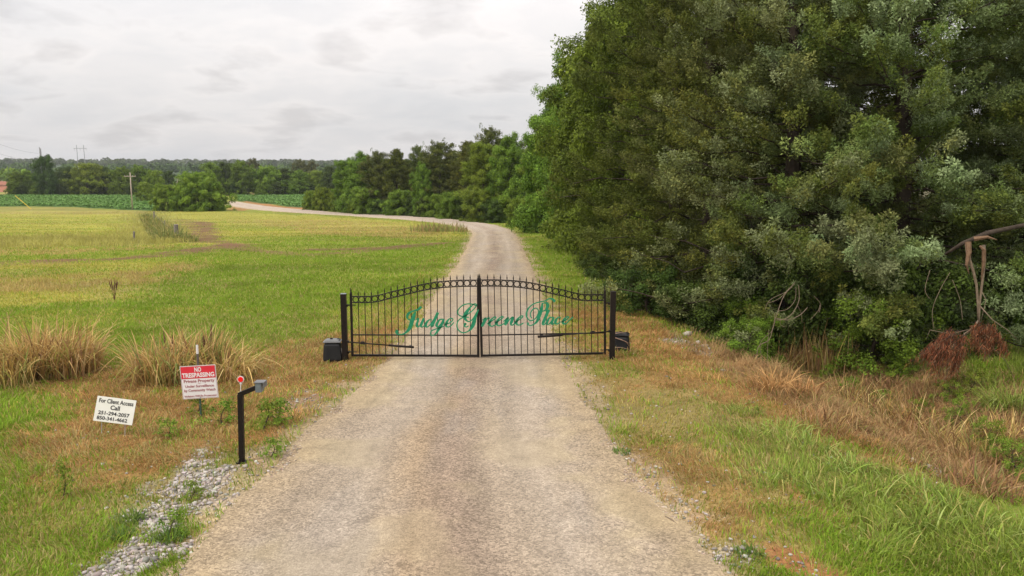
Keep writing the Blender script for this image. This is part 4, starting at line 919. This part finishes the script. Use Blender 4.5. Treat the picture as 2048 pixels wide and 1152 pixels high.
g_ = [[(1085,385,16),(1020,400,24),(970,470,38),(955,520,36),(985,545,14),(1045,480,12),(1090,400,16)], [(1105,385,34),(1060,500,40),(990,610,40),(930,690,22),(870,718,10),(835,690,12),(850,630,10),(940,590,10),(1100,535,8)]]
e_ = [[(1130,495,8),(1230,460,14),(1290,400,18),(1262,370,12),(1205,392,20),(1160,460,40),(1150,520,36),(1190,548,16),(1250,520,10),(1310,450,8)]]
G_ = [[(1770,120,10),(1700,85,10),(1600,75,12),(1490,105,12),(1405,190,14),(1392,270,16),(1440,320,14),(1510,332,12),(1590,290,10),(1690,210,10),(1760,130,10),(1772,90,9),(1730,75,10),(1660,130,22),(1580,230,50),(1532,330,58),(1555,400,34),(1620,437,14),(1690,390,12),(1760,280,12),(1815,190,18)],
      [(1810,210,16),(1775,270,30),(1740,370,50),(1710,480,60),(1660,580,40),(1590,640,16),(1490,665,14),(1405,610,18),(1372,520,20),(1400,420,14),(1480,362,12),(1560,345,10),(1620,352,9)],
      [(1610,525,9),(1560,548,16),(1528,520,28),(1540,485,36),(1568,492,22)]]
strokes('lettering', gl, 780, 600, Jw + u_ + d_ + g_ + e_, 'green script letters Judge')
strokes('lettering', gl, 780, 600, G_, 'large swirling green script capital G')
r_ = [[(50,560,8),(118,520,30),(85,600,46),(40,690,36)], [(70,640,8),(140,545,14),(180,515,32),(172,545,22)]]
e2 = [[(150,640,8),(255,570,14),(325,512,18),(298,495,12),(238,540,24),(195,610,42),(198,660,32),(250,685,14),(340,640,8)]]
n_ = [[(480,590,8),(575,505,24),(545,580,46),(510,660,44)], [(540,640,8),(620,535,14),(672,503,30),(652,580,46),(632,635,36),(662,665,14),(740,610,8)]]
P_ = [[(1065,520,10),(1032,470,14),(1050,380,14),(1130,315,12),(1190,350,14),(1190,430,16),(1130,530,14),(1040,570,12),(970,520,20),(950,430,26),(1000,310,22),(1110,222,14),(1250,185,14),(1340,165,14),(1410,125,16),(1480,130,30),(1535,185,42)],
      [(1275,205,20),(1262,320,44),(1220,450,54),(1170,580,40),(1110,640,20),(1040,670,14),(985,652,22),(980,610,42)], [(1285,215,12),(1365,210,32),(1385,270,50),(1345,350,26),(1270,382,12)]]
l_ = [[(1405,345,44),(1350,480,46),(1288,625,42),(1310,655,14),(1370,600,8)]]
a_ = [[(1490,505,14),(1425,512,22),(1380,580,36),(1370,630,34),(1410,642,14),(1490,545,12)], [(1515,500,30),(1480,580,38),(1462,632,30),(1500,640,12),(1560,580,8)]]
c_ = [[(1645,515,26),(1605,500,14),(1552,560,36),(1542,618,36),(1585,640,16),(1650,590,8)]]
e4 = [[(1660,600,10),(1755,560,16),(1812,505,18),(1785,490,12),(1730,530,26),(1695,600,40),(1715,632,30),(1765,630,14),(1830,560,18),(1905,495,12)]]
strokes('lettering', grt, 960, 585, r_ + e2 + [sh(e2[0], 150, -10)] + n_ + [sh(e2[0], 552, -22)], 'green script letters reene')
strokes('lettering', grt, 960, 585, P_ + l_ + a_ + c_ + e4, 'green script word Place with swirling capital P')
# gate openers: an arm from each post to its leaf
def opener(a, b, k, thick, label):
    A = [on_gate(*q) for q in a]; o = thing('gate_opener', (A[0].x, GY - .09, A[0].z), label, 'gate opener', 'gate opener arms'); org = Vector((A[0].x, GY, A[0].z))
    L = [p - org for p in A]; d = (L[-1] - L[0])
    MB().tube([L[0], L[0] + d * k], .012, 8).build('push_rod', M_black, o, smoothf=True)
    MB().tube([L[0] + d * k, L[-1]], thick, 10).build('motor_tube', M_black, o, smoothf=True)
    c = L[0] + d * b; MB().tube([c - d * .035, c + d * .035], .024, 8).box(c + Vector((0, 0, .02)), (.06, .03, .03)).build('clamp', M_black, o)
    MB().box(L[0] + Vector((0, .03, 0)), (.05, .06, .04)).build('post_bracket', M_black, o, bevel=.003)
    MB().box(L[-1] - d * .06 + Vector((0, .055, 0)), (.05, .09, .03)).build('gate_bracket', M_black, o, bevel=.003)
opener([(697, 682), (829, 692.5)], .23, .62, .021, 'slim black opener arm on the left gate leaf, sloping down from its post')
opener([(1219, 661), (1075, 671.5)], .24, .66, .024, 'slim black opener arm on the right gate leaf, lying on its middle rail')
# control boxes
def control_box(px, py, d, w, h, label, cables):
    x = (px - 1024) / F * d * 1.012; z = gz(x, d); o = thing('control_box', (x, d, z), label, 'control box', None, R(4) if not cables else R(-12))
    MB().box((0, 0, h / 2), (w, w * .8, h), taper=.84).build('body', M_blackpl, o, bevel=.055)
    lid = MB().box((0, 0, h + .012), (w * .90, w * .72, .024)).box((0, 0, h + .037), (w * .8, w * .62, .03), taper=.8).build('lid', M_lidpl if not cables else M_blackpl, o, bevel=.01)
    MB().box((-.02, 0, h + .065), (.05, .02, .022)).tube([(.07, 0, h + .04), (.11, -.01, h + .07), (.15, 0, h + .04)], .008, 6).build('handle', M_blackpl, lid)
    if not cables:
        m = MB().tube([(0, 0, 0), (.004, 0, 0)], .05, 16); me = m.build('vent_plate', M_white, o); me.location = (w * .46, -.05, h * .55); me.scale = (1, .5, 1.15); me.rotation_euler = (0, -.1, 0)
    else:
        for k, pts in enumerate([[(-.22, -.15, h + .02), (-.05, -w * .44, h * .85), (.1, -w * .42, h * .7), (w * .46, -w * .36, h * .42)], [(-.22, -.13, h - .02), (0, -w * .43, h * .82), (.15, -w * .4, h * .6)],
                                 [(-.2, -.16, h * .3), (0, -w * .43, h * .32), (w * .47, -w * .36, h * .2), (w * .5, -w * .2, .02)], [(-.2, -.12, h + .03), (-.02, -.1, h + .07), (.08, -.02, h + .05)]]):
            MB().tube(pts, .006, 6).build('cable', M_cable, o, smoothf=True)
    return o
control_box(662, 720, GY + .05, .37, .37, 'black plastic control box with a grey lid, left of the left gate post', False)
control_box(1245, 699, GY + .75, .34, .32, 'black control box hung with tan cables, behind the right gate post', True)

# ------------------------------------------------------------------ signs and keypad
def text_mesh(body, size, mt, parent, x, z, y, bold=0.0, sx=1.0, width=None):
    cu = bpy.data.curves.new('txt', 'FONT'); cu.body = body; cu.size = size; cu.align_x = 'CENTER'; cu.align_y = 'CENTER'; cu.extrude = .0012; cu.offset = bold; cu.resolution_u = 3
    t = bpy.data.objects.new('txt', cu); COL.objects.link(t); dg = bpy.context.evaluated_depsgraph_get(); dg.update()
    me = bpy.data.meshes.new_from_object(t.evaluated_get(dg)); bpy.data.objects.remove(t)
    co = np.zeros(len(me.vertices) * 3); me.vertices.foreach_get('co', co); co = co.reshape(-1, 3)
    w = co[:, 0].max() - co[:, 0].min(); f = (width / w) if width else sx
    me.transform(Matrix.Translation((x, y, z)) @ Matrix.Rotation(R(90), 4, 'X') @ Matrix.Diagonal((f, 1, 1, 1)))
    me.materials.clear(); me.materials.append(mt); o = link('lettering', me, parent); return o
def board_obj(name, w, h, mt, parent, y=0.0, x=0, z=0, th=.005):
    return MB().box((x, y, z), (w, th, h)).build(name, mt, parent, bevel=.001)
b = G(402, 834); d = b.y; t = at_y(394, 690, d); c = at_y(398.3, 764, d - .03); pm = abs(at_y(436, 764, d).x - at_y(362, 764, d).x) / 74
o = thing('no_trespassing_sign', b, 'red and white NO TRESPASSING sign on a thin steel stake', 'sign')
T = t - b; MB().box(T / 2 - Vector((0, 0, .05)), (.022, .022, T.length + .1), Vector((0, 0, 1)).rotation_difference(T).to_matrix()).build('stake', M_gpost, o)
MB().tube([T * .88, T * 1.0], .018, 8).build('stake_tip', M_white, o)
MB().box(T * .80, (.026, .026, T.length * .16), Vector((0, 0, 1)).rotation_difference(T).to_matrix()).build('upper_stake', M_brownpost, o)
bd = board_obj('board', 71.5 * pm, 67 * pm, M_white, o); bd.location = c - b; bd.rotation_euler = (R(-2), R(-3.4), 0)
w, h = 71.5 * pm, 67 * pm
MB().box((0, -.0035, h * .295), (w * .95, .003, h * .36)).build('red_panel', M_red, bd)
bo = MB()
for zz in (.484, -.484): bo.box((0, -.0032, h * zz), (w * .97, .002, .003))
for xx in (-.484, .484): bo.box((w * xx, -.0032, 0), (.003, .002, h * .965))
bo.build('border', M_redink, bd)
for zz in (.44, -.455): MB().tube([(0, -.002, h * zz), (0, -.012, h * zz)], .008, 6).build('bolt', M_steel, bd)
text_mesh('NO', h * .185, M_white, bd, 0, h * .375, -.0065, .003, width=w * .19); text_mesh('TRESPASSING', h * .185, M_white, bd, 0, h * .21, -.0065, .003, width=w * .9)
text_mesh('Private Property', h * .13, M_redink, bd, 0, h * .035, -.004, .0012, width=w * .86); MB().box((0, -.004, -h * .045), (w * .07, .002, .004)).build('dash', M_redink, bd)
text_mesh('Under Surveillance', h * .105, M_redink, bd, 0, -h * .12, -.004, .001, width=w * .80); text_mesh('by Community Watch', h * .105, M_redink, bd, 0, -h * .245, -.004, .001, width=w * .88)
text_mesh('Violators Will Be Prosecuted', h * .085, M_redink, bd, 0, -h * .42, -.004, .0006, width=w * .9)
# client sign
b = G(228, 872); d = b.y; c = at_y(229.8, 821, d); pm = abs(at_y(272, 820, d).x - at_y(190, 820, d).x) / 82
o = thing('phone_number_sign', b, 'weathered white sign with black phone numbers leaning in the grass', 'sign')
w, h = 76 * pm, 49.5 * pm
bd = board_obj('board', w, h, M_whiteold, o); bd.location = c - b; bd.rotation_euler = (R(-14), R(8.6), R(3))
text_mesh('For Client Access', h * .24, M_ink, bd, 0, h * .33, -.004, .0016, width=w * .88); text_mesh('Call', h * .25, M_ink, bd, 0, h * .09, -.004, .0018, width=w * .24)
text_mesh('251-294-2057', h * .2, M_ink, bd, -w * .01, -h * .15, -.004, .0016, width=w * .80); text_mesh('850-341-4662', h * .2, M_ink, bd, -w * .03, -h * .36, -.004, .0016, width=w * .78)
for sx in (-.3, .3):
    MB().tube([(sx * w, .012, -h * .4), (sx * w + .03, .02, -h * .5 - .16)], .004, 6).build('wire_leg', M_steel, bd)
# keypad post
b = G(484, 925); d = b.y; t = at_y(481, 788, d); e = at_y(517, 773, d - .05)
o = thing('keypad_post', b, 'black gooseneck keypad post with a grey keypad box at the gravel edge', 'keypad post')
T = t - b; MB().box(T / 2, (.062, .062, T.length), Vector((0, 0, 1)).rotation_difference(T).to_matrix()).build('post', M_black, o, bevel=.004)
E = e - b; A = E - T; MB().box(T + A / 2 - A * .06, (A.length * 1.02, .055, .055), Vector((1, 0, 0)).rotation_difference(A).to_matrix()).build('arm', M_black, o, bevel=.004)
MB().box((0, 0, .01), (.11, .11, .02)).build('base_plate', M_black, o)
kp = MB().box(E + Vector((.012, 0, -.004)), (.075, .11, .115)).build('keypad_box', M_graybox, o, bevel=.006)
MB().box(E + Vector((.025, 0, .062)), (.125, .13, .012)).box(E + Vector((.082, 0, .03)), (.012, .13, .065)).build('hood', M_lidpl, kp, bevel=.003)
# reflector
dd = d + .45; b = at_y(483.5, 900, dd); b.z = gz(b.x, dd); c = at_y(481, 759, dd)
o = thing('reflector_marker', b, 'round red reflector with a white rim on a thin stake behind the keypad post', 'reflector')
cc = c - b; MB().tube([(0, 0, -.05), cc - Vector((0, 0, .03))], .005, 6).build('stake', M_white, o)
MB().tube([cc + Vector((0, .004, 0)), cc + Vector((0, .01, 0))], .046, 8).box(cc + Vector((0, .006, -.05)), (.03, .004, .03)).build('backing', M_white, o)
MB().tube([cc + Vector((0, -.004, 0)), cc + Vector((0, .003, 0))], .034, 20).build('reflector_disc', M_redrefl, o)

# ------------------------------------------------------------------ seed-head plants
def seed_plant(px, py, h, n, label):
    b = G(px, py); o = thing('seed_stalks', b, label, 'dock plant', 'dry plants with dark seed heads')
    for i in range(n):
        a = i * 2.4; k = .12 + .1 * random.random(); hh = h * (.75 + .3 * random.random()); tip = Vector((math.cos(a) * k * h, math.sin(a) * k * h, hh)); m = tip * .55 + Vector((0, 0, .02))
        st = MB().tube([(0, 0, 0), m * .5, m, tip], [.006, .005, .004, .003], 5).build('stalk', M_seed, o)
        pts = [m.lerp(tip, j / 5) for j in range(6)]; MB().tube([p + Vector((random.uniform(-.006, .006), random.uniform(-.006, .006), 0)) for p in pts], [.005, .012, .016, .015, .011, .003], 6).build('seed_head', M_seed, st)
seed_plant(229, 602, .62, 7, 'dark brown seed stalks standing alone in the left lawn')
seed_plant(415, 740, .82, 4, 'dark seed heads rising out of the greener grass clump')
seed_plant(340, 745, .75, 2, 'dark seed heads in the tan clump behind the red sign')
seed_plant(280, 745, .7, 1, 'brown seed heads at the left side of the tan clump')

# ------------------------------------------------------------------ old fence, poles, towers, wires
def fence_post(px, base, top, r, label, tilt=0):
    b = G(px, base); t = at_y(px + tilt, top, b.y); h = (t - b)
    o = tag(MB().tube([(0, 0, -.1), h * .5, h], [r, r * .96, r * .88], 8).build('fence_post', M_oldpost), label, 'fence post', 'old wooden posts of the pasture fence'); o.location = b
fence_post(268, 483, 463, .07, 'lone weathered post farthest left in the tall pasture grass')
fence_post(352, 480, 449, .16, 'thick dark corner post of the old pasture fence', 0)
fence_post(359, 478, 458, .09, 'leaning brace post right of the thick corner post', -7)
fence_post(330, 462, 441, .08, 'weathered post behind the thick corner post')
fence_post(308, 440, 423, .1, 'small far post where the fence meets the crop field')
for i, (a, bq) in enumerate([((352, 462), (330, 448)), ((330, 448), (308, 427))]):
    pa = at_y(*a, G(352 if i == 0 else 330, 480 if i == 0 else 462).y); pb = at_y(*bq, G(330 if i == 0 else 308, 462 if i == 0 else 440).y)
    tag(MB().tube([pa, (pa + pb) / 2 - Vector((0, 0, .06)), pb], .012, 4).build('fence_wire', M_wire), 'slack fence wire between %s posts' % ('the two nearest' if i == 0 else 'the two farther'), 'wire')
# tall weeds growing along the fence
for i, (px, py, h) in enumerate([(343, 482, .9), (333, 474, 1.0), (322, 466, 1.0), (312, 456, 1.0), (303, 446, .9), (295, 436, .9), (362, 483, .45)]):
    grass_clump(px, py, h, 2.4, 420, [(.22, .26, .08), (.34, .31, .10), (.2, .24, .07), (.4, .34, .14)],
                ['tall weeds around the thick corner post', 'second bank of weeds along the old fence', 'third bank of weeds along the old fence', 'fourth bank of weeds along the old fence', 'fifth bank of weeds, near the crop end of the fence', 'last weeds where the fence meets the crop field', 'short weeds right of the corner post'][i],
                'tall weeds along the old fence', 'weed_bank', wd=.02, spread=.9)
def pole(px, base, top, label, arm, r=.11, d=None):
    b = G(px, base) if d is None else Vector(((px - 1024) / F * d * 1.01, d, gz((px - 1024) / F * d, d)))
    t = at_y(px - (5 if base == 420 else 0), top, b.y); h = t - b
    o = thing('utility_pole', b, label, 'utility pole', 'wooden utility poles'); MB().tube([(0, 0, -.3), h * .5, h], [r * 1.2, r, r * .8], 8).build('post', M_pole, o, smoothf=True)
    z = h - Vector((0, 0, h.z * .10)); a = MB().box(z + Vector((0, -.08, 0)), (arm, .1, .12)).build('crossarm', M_pole, o)
    for s_ in (-.46, -.2, .2, .46): MB().tube([z + Vector((arm * s_, -.08, .06)), z + Vector((arm * s_, -.08, .24))], [.04, .025], 6).build('insulator', M_steel, a)
    return o
pole(265, 420, 345, 'leaning wooden utility pole with a crossarm in front of the far trees', 2.1)
pole(357, 0, 352, 'smaller wooden utility pole behind the bush mounds', 1.9, .1, 215)
yb = G(62, 418); yt = at_y(30, 391, yb.y)
tag(MB().tube([(0, 0, 0), (yt - yb) * .5, yt - yb], .05, 6).build('guy_wire_marker', M_yellow, None), 'slanting yellow guy wire marker at the far left', 'guy marker').location = yb
def hframe(px, d, top, sp, arm, label, r=.22):
    x = (px - 1024) / F * d * 1.01; z = gz(x, d); zt = at_y(px, top, d).z; o = thing('transmission_tower', (x, d, z), label, 'power tower', 'distant power line towers'); h = zt - z
    for s_ in (-1, 1): MB().tube([(s_ * sp / 2, 0, 0), (s_ * sp / 2 - .03 * h * .3, 0, h)], [r * 1.3, r * .8], 6).build('pole', M_tower, o)
    MB().box((-.009 * h, -.2, h * .9), (arm, .25, .3)).build('crossarm', M_tower, o)
    for s_ in (-.45, 0, .45): MB().tube([(arm * s_ - .009 * h, -.2, h * .9), (arm * s_ - .009 * h, -.2, h * .9 - 1.6)], .09, 5).build('insulator', M_tower, o)
hframe(182, 600, 290, 5.2, 9.6, 'twin-pole power tower rising above the yellow-green domed tree')
x = (103 - 1024) / F * 520 * 1.01
o = thing('transmission_tower', (x, 520, gz(x, 520)), 'single thick pole top poking out above the tall narrow tree', 'power tower', 'distant power line towers'); H_ = at_y(103, 297, 520).z - gz(x, 520)
MB().tube([(0, 0, 0), (0, 0, H_)], [.8, .55], 8).build('pole', M_tower, o); MB().tube([(-.4, 0, H_), (-.4, 0, H_ + .8)], .3, 6).build('cap', M_tower, o)
def ytower(px, d, top, label, k=1.0):
    x = (px - 1024) / F * d * 1.01; z = gz(x, d); h = at_y(px, top, d).z - z; o = thing('transmission_tower', (x, d, z), label, 'power tower', 'distant power line towers')
    MB().tube([(0, 0, 0), (0, 0, h * .62)], [.45 * k, .4 * k], 5).build('mast', M_tower, o)
    for s_ in (-1, 1): MB().tube([(0, 0, h * .45), (s_ * 5 * k, 0, h * .8), (s_ * 8 * k, 0, h)], .28 * k, 5).build('arm', M_tower, o)
    MB().tube([(-6 * k, 0, h * .85), (6 * k, 0, h * .85)], .25 * k, 5).build('crossarm', M_tower, o)
ytower(380, 900, 318, 'forked steel power tower in the gap above the large bush')
ytower(472, 1250, 317, 'faint forked power tower above the trees left of the drive', .8)
# power lines from the far-left tower towards an unseen pole
for i, (p0, p1) in enumerate([((-200, 195), (80, 307)), ((-200, 226), (82, 322))]):
    A, B = at_y(*p0, 200), at_y(*p1, 500); pts = []
    for j in range(25):
        s_ = j / 24; p = A.lerp(B, s_); p.z -= 4 * 3.0 * s_ * (1 - s_); pts.append(p)
    tag(MB().tube(pts, .045, 5).build('power_line', M_wire), ['upper power line sagging in at the left edge of the sky', 'lower power line sagging in at the left edge of the sky'][i], 'power line')
# small white house in the gap
x = (388 - 1024) / F * 430; o = thing('farm_building', (x, 430, gz(x, 430)), 'tiny white house with a bluish roof in the gap above the large bush', 'house')
bz = at_y(388, 352, 430).z - gz(x, 430); 
MB().box((0, 0, (bz + 1) / 2), (3.6, 4, bz + 1)).build('wall', M_housewhite, o)
m = MB(); zt = bz + 1
for yy in (-2.3, 2.3): m.v += [Vector((-2.2, yy, zt)), Vector((2.2, yy, zt)), Vector((0, yy, zt + 1.3))]
m.f = [[0, 1, 2], [5, 4, 3], [0, 3, 4, 1], [1, 4, 5, 2], [2, 5, 3, 0]]; m.build('roof', M_houseroof, o)
for sx in (-.9, .9): MB().box((sx, -2.02, zt - .9), (.7, .06, .9)).build('window', M_graybox, o)

# ------------------------------------------------------------------ broken limb, dead boughs, vines
D0 = 14.0
def limb(pts, rad, mt, name, parent, k=8, org=None, d=D0):
    P = [at_y(a, b_, d + (c_ if True else 0)) - org for a, b_, c_ in pts]; return MB().tube(P, rad, k).build(name, mt, parent, smoothf=True)
org = at_y(1955, 640, D0); org.z = gz(org.x, D0)
o = thing('broken_limb', org, 'broken cedar limb with pale splintered wood hanging to the ground beside dead red boughs', 'broken branch')
limb([(1850, 533, 1.0), (1885, 512, .6), (1925, 487, .2), (1975, 466, .1), (2040, 452, .5), (2110, 440, 1.0)], [.008, .022, .04, .046, .042, .03], M_bark, 'branch', o, org=org)
limb([(1935, 488, .05), (1938, 520, 0), (1946, 540, 0), (1953, 570, 0), (1956, 610, 0), (1957, 650, 0)], [.045, .036, .026, .022, .02, .018], M_deadwood, 'hanging_stem', o, org=org)
limb([(1967, 490, .05), (1969, 520, 0), (1965, 560, 0), (1960, 600, 0), (1957, 650, 0), (1952, 690, 0)], [.03, .026, .022, .02, .018, .012], M_deadwood, 'hanging_stem', o, org=org)
MB().tube([at_y(1936, 484, D0) - org, at_y(1938, 505, D0 - .05) - org, at_y(1933, 530, D0 - .05) - org, at_y(1938, 548, D0) - org], [.05, .042, .024, .004], 6).build('splinter', M_split, o)
MB().tube([at_y(1960, 492, D0 - .06) - org, at_y(1968, 500, D0 - .07) - org, at_y(1967, 530, D0 - .05) - org, at_y(1962, 560, D0) - org], [.02, .034, .028, .004], 6).build('splinter', M_split, o)
MB().tube([at_y(1948, 478, D0) - org, at_y(1975, 474, D0 - .1) - org, at_y(1995, 480, D0 - .1) - org], [.045, .03, .003], 6).build('splinter', M_split, o)
limb([(1957, 640, 0), (1948, 655, -.1), (1928, 668, -.15), (1922, 700, -.1), (1915, 760, -.1)], [.016, .014, .012, .009, .004], M_deadwood, 'twig', o, org=org)
limb([(1960, 612, 0), (1985, 640, -.1), (2015, 660, -.15), (2040, 685, -.1)], [.010, .009, .007, .003], M_deadwood, 'twig', o, org=org)
limb([(1962, 580, 0), (1972, 600, -.05), (1966, 625, 0), (1958, 660, 0)], [.006, .006, .005, .003], M_deadwood, 'twig', o, org=org)
limb([(1955, 655, 0), (1900, 668, -.2), (1860, 660, -.25), (1852, 680, -.2)], [.008, .007, .005, .003], M_deadwood, 'twig', o, org=org)
limb([(1960, 660, 0), (1990, 700, -.2), (2010, 720, -.2), (2030, 760, -.2)], [.008, .007, .005, .003], M_deadwood, 'twig', o, org=org)
def dead_bough(px0, py0, w, h, n, label, dd, ax=0, ay=-46):
    """withered spray: thin twigs arching out from one stem, hung with fine drooping needles"""
    c0 = at_y(px0, py0, dd); top = at_y(px0 + ax, py0 + ay, dd) - c0; rnd = random.Random(n); o = thing('dead_bough', c0, label, 'dead branch', 'dead red-brown cedar boughs')
    tw = MB(); Q = []; zmin = gz(c0.x, dd) - c0.z + .04
    for i in range(n):
        a = rnd.uniform(-1, 1); L = rnd.uniform(.5, 1.15); e_ = Vector((a * w * 2.2 - .05, rnd.uniform(-.22, .22), -h * rnd.uniform(.4, 2.2) * L)); st_ = top + Vector((rnd.uniform(-1.6, .7) * w, rnd.uniform(-.1, .1), rnd.uniform(-.10, .03))); e_ += Vector((-w * .8, 0, 0)); m_ = st_.lerp(e_, .4) + Vector((a * w * .5, 0, .07))
        pts = [(1 - t) ** 2 * st_ + 2 * t * (1 - t) * m_ + t * t * e_ for t in [j / 6 for j in range(7)]]; pts = [Vector((p.x, p.y, max(p.z, zmin))) for p in pts]
        tw.tube(pts, [.0035 * (1.1 - j / 7) + .001 for j in range(7)], 4, cap=False)
        for j in range(95):
            t = .15 + .85 * rnd.random(); k = min(int(t * 6), 5); p = pts[k].lerp(pts[k + 1], t * 6 - k); Q.append(p)
    P = np.array(Q) + RNG.normal(size=(len(Q), 3)) * .03; m = len(P); D = np.stack([RNG.normal(size=m) * .45 - .2, RNG.normal(size=m) * .4, -.9 + .3 * RNG.normal(size=m)], 1); Fm = frames(D)
    L = (.05 + .08 * RNG.random(m))[:, None]; A = Fm[:, :, 0] * .005; d_ = Fm[:, :, 2] * L
    V = np.stack([P - A, P + A, P + d_ + A * .5, P + d_ - A * .5], 1).reshape(-1, 3); V[:, 2] = np.maximum(V[:, 2], zmin)
    c = np.array(PALETTE['dead'])[RNG.integers(0, 4, m)] * 1.9 * (1 + .4 * (RNG.random((m, 1)) * 2 - 1))
    link('foliage', np_mesh('foliage', V, quads=np.arange(len(V)).reshape(-1, 4), col=np.repeat(c, 4, 0), mat=M_straw), o); tw.build('twigs', M_bark, o, smoothf=True)
dead_bough(1880, 706, .2, .14, 22, 'rust-brown dead bough drooping left of the broken limb', D0 - .3, 40)
dead_bough(1905, 738, .12, .08, 14, 'lower tip of rust-brown dead foliage touching the weeds', D0 - .5, 20, -50)
dead_bough(2004, 690, .15, .12, 16, 'rust-brown dead bough right of the broken limb', D0 - .2, -30)
def vines(px, py, pts_list, label, d):
    b = at_y(px, py, d); b.z = gz(b.x, d); o = thing('bare_vines', b, label, 'vines', 'bare vines and leaning stems')
    for pts in pts_list:
        P = [at_y(a, c_, d + dd_) - b for a, c_, dd_ in pts]; r = .0075 if len(pts) > 4 else .0045
        MB().tube([Vector(q[:3]) for q in catmull([tuple(p) for p in P], 4)], r, 5).build('stem', M_deadwood, o, smoothf=True)
vines(1515, 740, [[(1590, 565, .2), (1568, 592, .1), (1555, 625, 0), (1546, 655, 0), (1538, 680, 0), (1516, 695, 0), (1514, 740, 0)], [(1590, 565, .2), (1575, 582, .1), (1540, 600, -.1), (1530, 620, -.1)],
                  [(1550, 625, 0), (1545, 660, -.05), (1520, 688, -.05), (1530, 735, 0)], [(1597, 570, .2), (1598, 600, .1), (1586, 625, 0), (1570, 638, -.05), (1553, 640, 0)], [(1594, 610, .1), (1602, 625, .1), (1604, 645, .1)],
                  [(1615, 615, .1), (1600, 630, 0), (1575, 640, 0), (1552, 637, 0), (1548, 650, 0)], [(1592, 575, .1), (1590, 600, 0), (1575, 618, -.1), (1558, 622, 0)], [(1561, 640, 0), (1561, 650, 0), (1570, 654, 0)],
                  [(1640, 610, .2), (1636, 622, .1), (1620, 640, .1)], [(1628, 592, .2), (1641, 608, .2), (1638, 625, .1)], [(1580, 575, 0), (1560, 596, -.1), (1538, 606, -.1)], [(1538, 660, 0), (1535, 700, 0), (1535, 745, 0)]],
      'tangle of bare tan vines and a leaning stem under the silvery cedar', 15.0)
vines(1950, 560, [[(1900, 545, .3), (1880, 580, .2), (1865, 620, .1), (1868, 660, .1)], [(1905, 560, .3), (1920, 600, .2), (1925, 640, .1)], [(1860, 540, .4), (1850, 580, .3), (1862, 600, .3)]], 'thin bare stems hanging left of the broken limb', 14.0)
for px, d_, r_ in [(1700, 15.4, .006), (1790, 15.0, .006), (1452, 19.5, .008), (1380, 21.5, .008)]: pass
for px, py, r_, lb in [(1410, 695, .10, 'pale rock at the wood edge near the stones'), (1395, 688, .08, 'smaller pale rock beside the stone spill at the wood edge'), (1375, 672, .12, 'white rock at the top of the stones at the wood edge'),
    (1855, 935, .055, 'flat tan rock in the ditch'), (1882, 950, .05, 'second flat tan rock lower in the ditch'), (1828, 923, .05, 'buried rock at the upper side of the ditch'), (1500, 1122, .035, 'pale stone on the gravel verge at lower right'),
    (365, 1107, .06, 'flat white stone slab beside the orange soil'), (1447, 742, .05, 'small white stone in the dry grass behind the gate'), (390, 930, .05, 'white stone at the top of the spill left of the keypad post'), (490, 935, .045, 'white stone at the foot of the keypad post')]:
    rock(px, py, r_, lb)
# fallen stick on the right verge
p = G(1330, 1035); q = G(1355, 1052); tag(MB().tube([p + Vector((0, 0, .015)), (p + q) / 2 + Vector((.01, 0, .02)), q + Vector((0, 0, .012))], [.006, .008, .004], 6).build('stick', M_deadwood), 'fallen stick lying at the right edge of the gravel drive', 'stick')
# ------------------------------------------------------------------ crop plants
def crop():
    n = 110000; x = -150 + 150 * RNG.random(n); y = 148 + 92 * RNG.random(n); y = np.round(y / 1.9) * 1.9 + RNG.normal(size=n) * .22
    W, ins = zones(x, y); k = (W[KL.index('soy')] > .5); x, y = x[k], y[k]; n = len(x); z = Z(x, y)
    P = np.stack([x, y, z + .25 + .3 * RNG.random(n)], 1); Fm = frames(RNG.normal(size=(n, 3)) * .6 + np.array([0, 0, 1.2])); s = .17 + .10 * RNG.random((n, 1)); A, B = Fm[:, :, 0] * s, Fm[:, :, 1] * s
    V = np.stack([P - A, P - B, P + A, P + B], 1).reshape(-1, 3); c = jitter_col((.14, .225, .055), n, .14, .05)
    me = np_mesh('crop_plants', V, quads=np.arange(len(V)).reshape(-1, 4), col=np.repeat(c, 4, 0), mat=M_leaf); tag(link('crop_plants', me), 'rows of green crop plants in the far field', 'crop', kind='stuff')
crop()
# ------------------------------------------------------------------ air
hb = MB().box((-300, 1500, 24), (4200, 3400, 72)).build('haze', bpy.data.materials.new('haze')); hb['kind'] = 'stuff'; hb['label'] = 'thin summer haze over the far fields'
hm = hb.data.materials[0]; hm.use_nodes = True; ht = hm.node_tree; ht.nodes.remove(ht.nodes['Principled BSDF'])
pv = nd(ht, 'ShaderNodeVolumePrincipled'); pv.inputs['Color'].default_value = (.86, .9, .96, 1); pv.inputs['Density'].default_value = .00014
ht.links.new(pv.outputs[0], ht.nodes['Material Output'].inputs['Volume'])
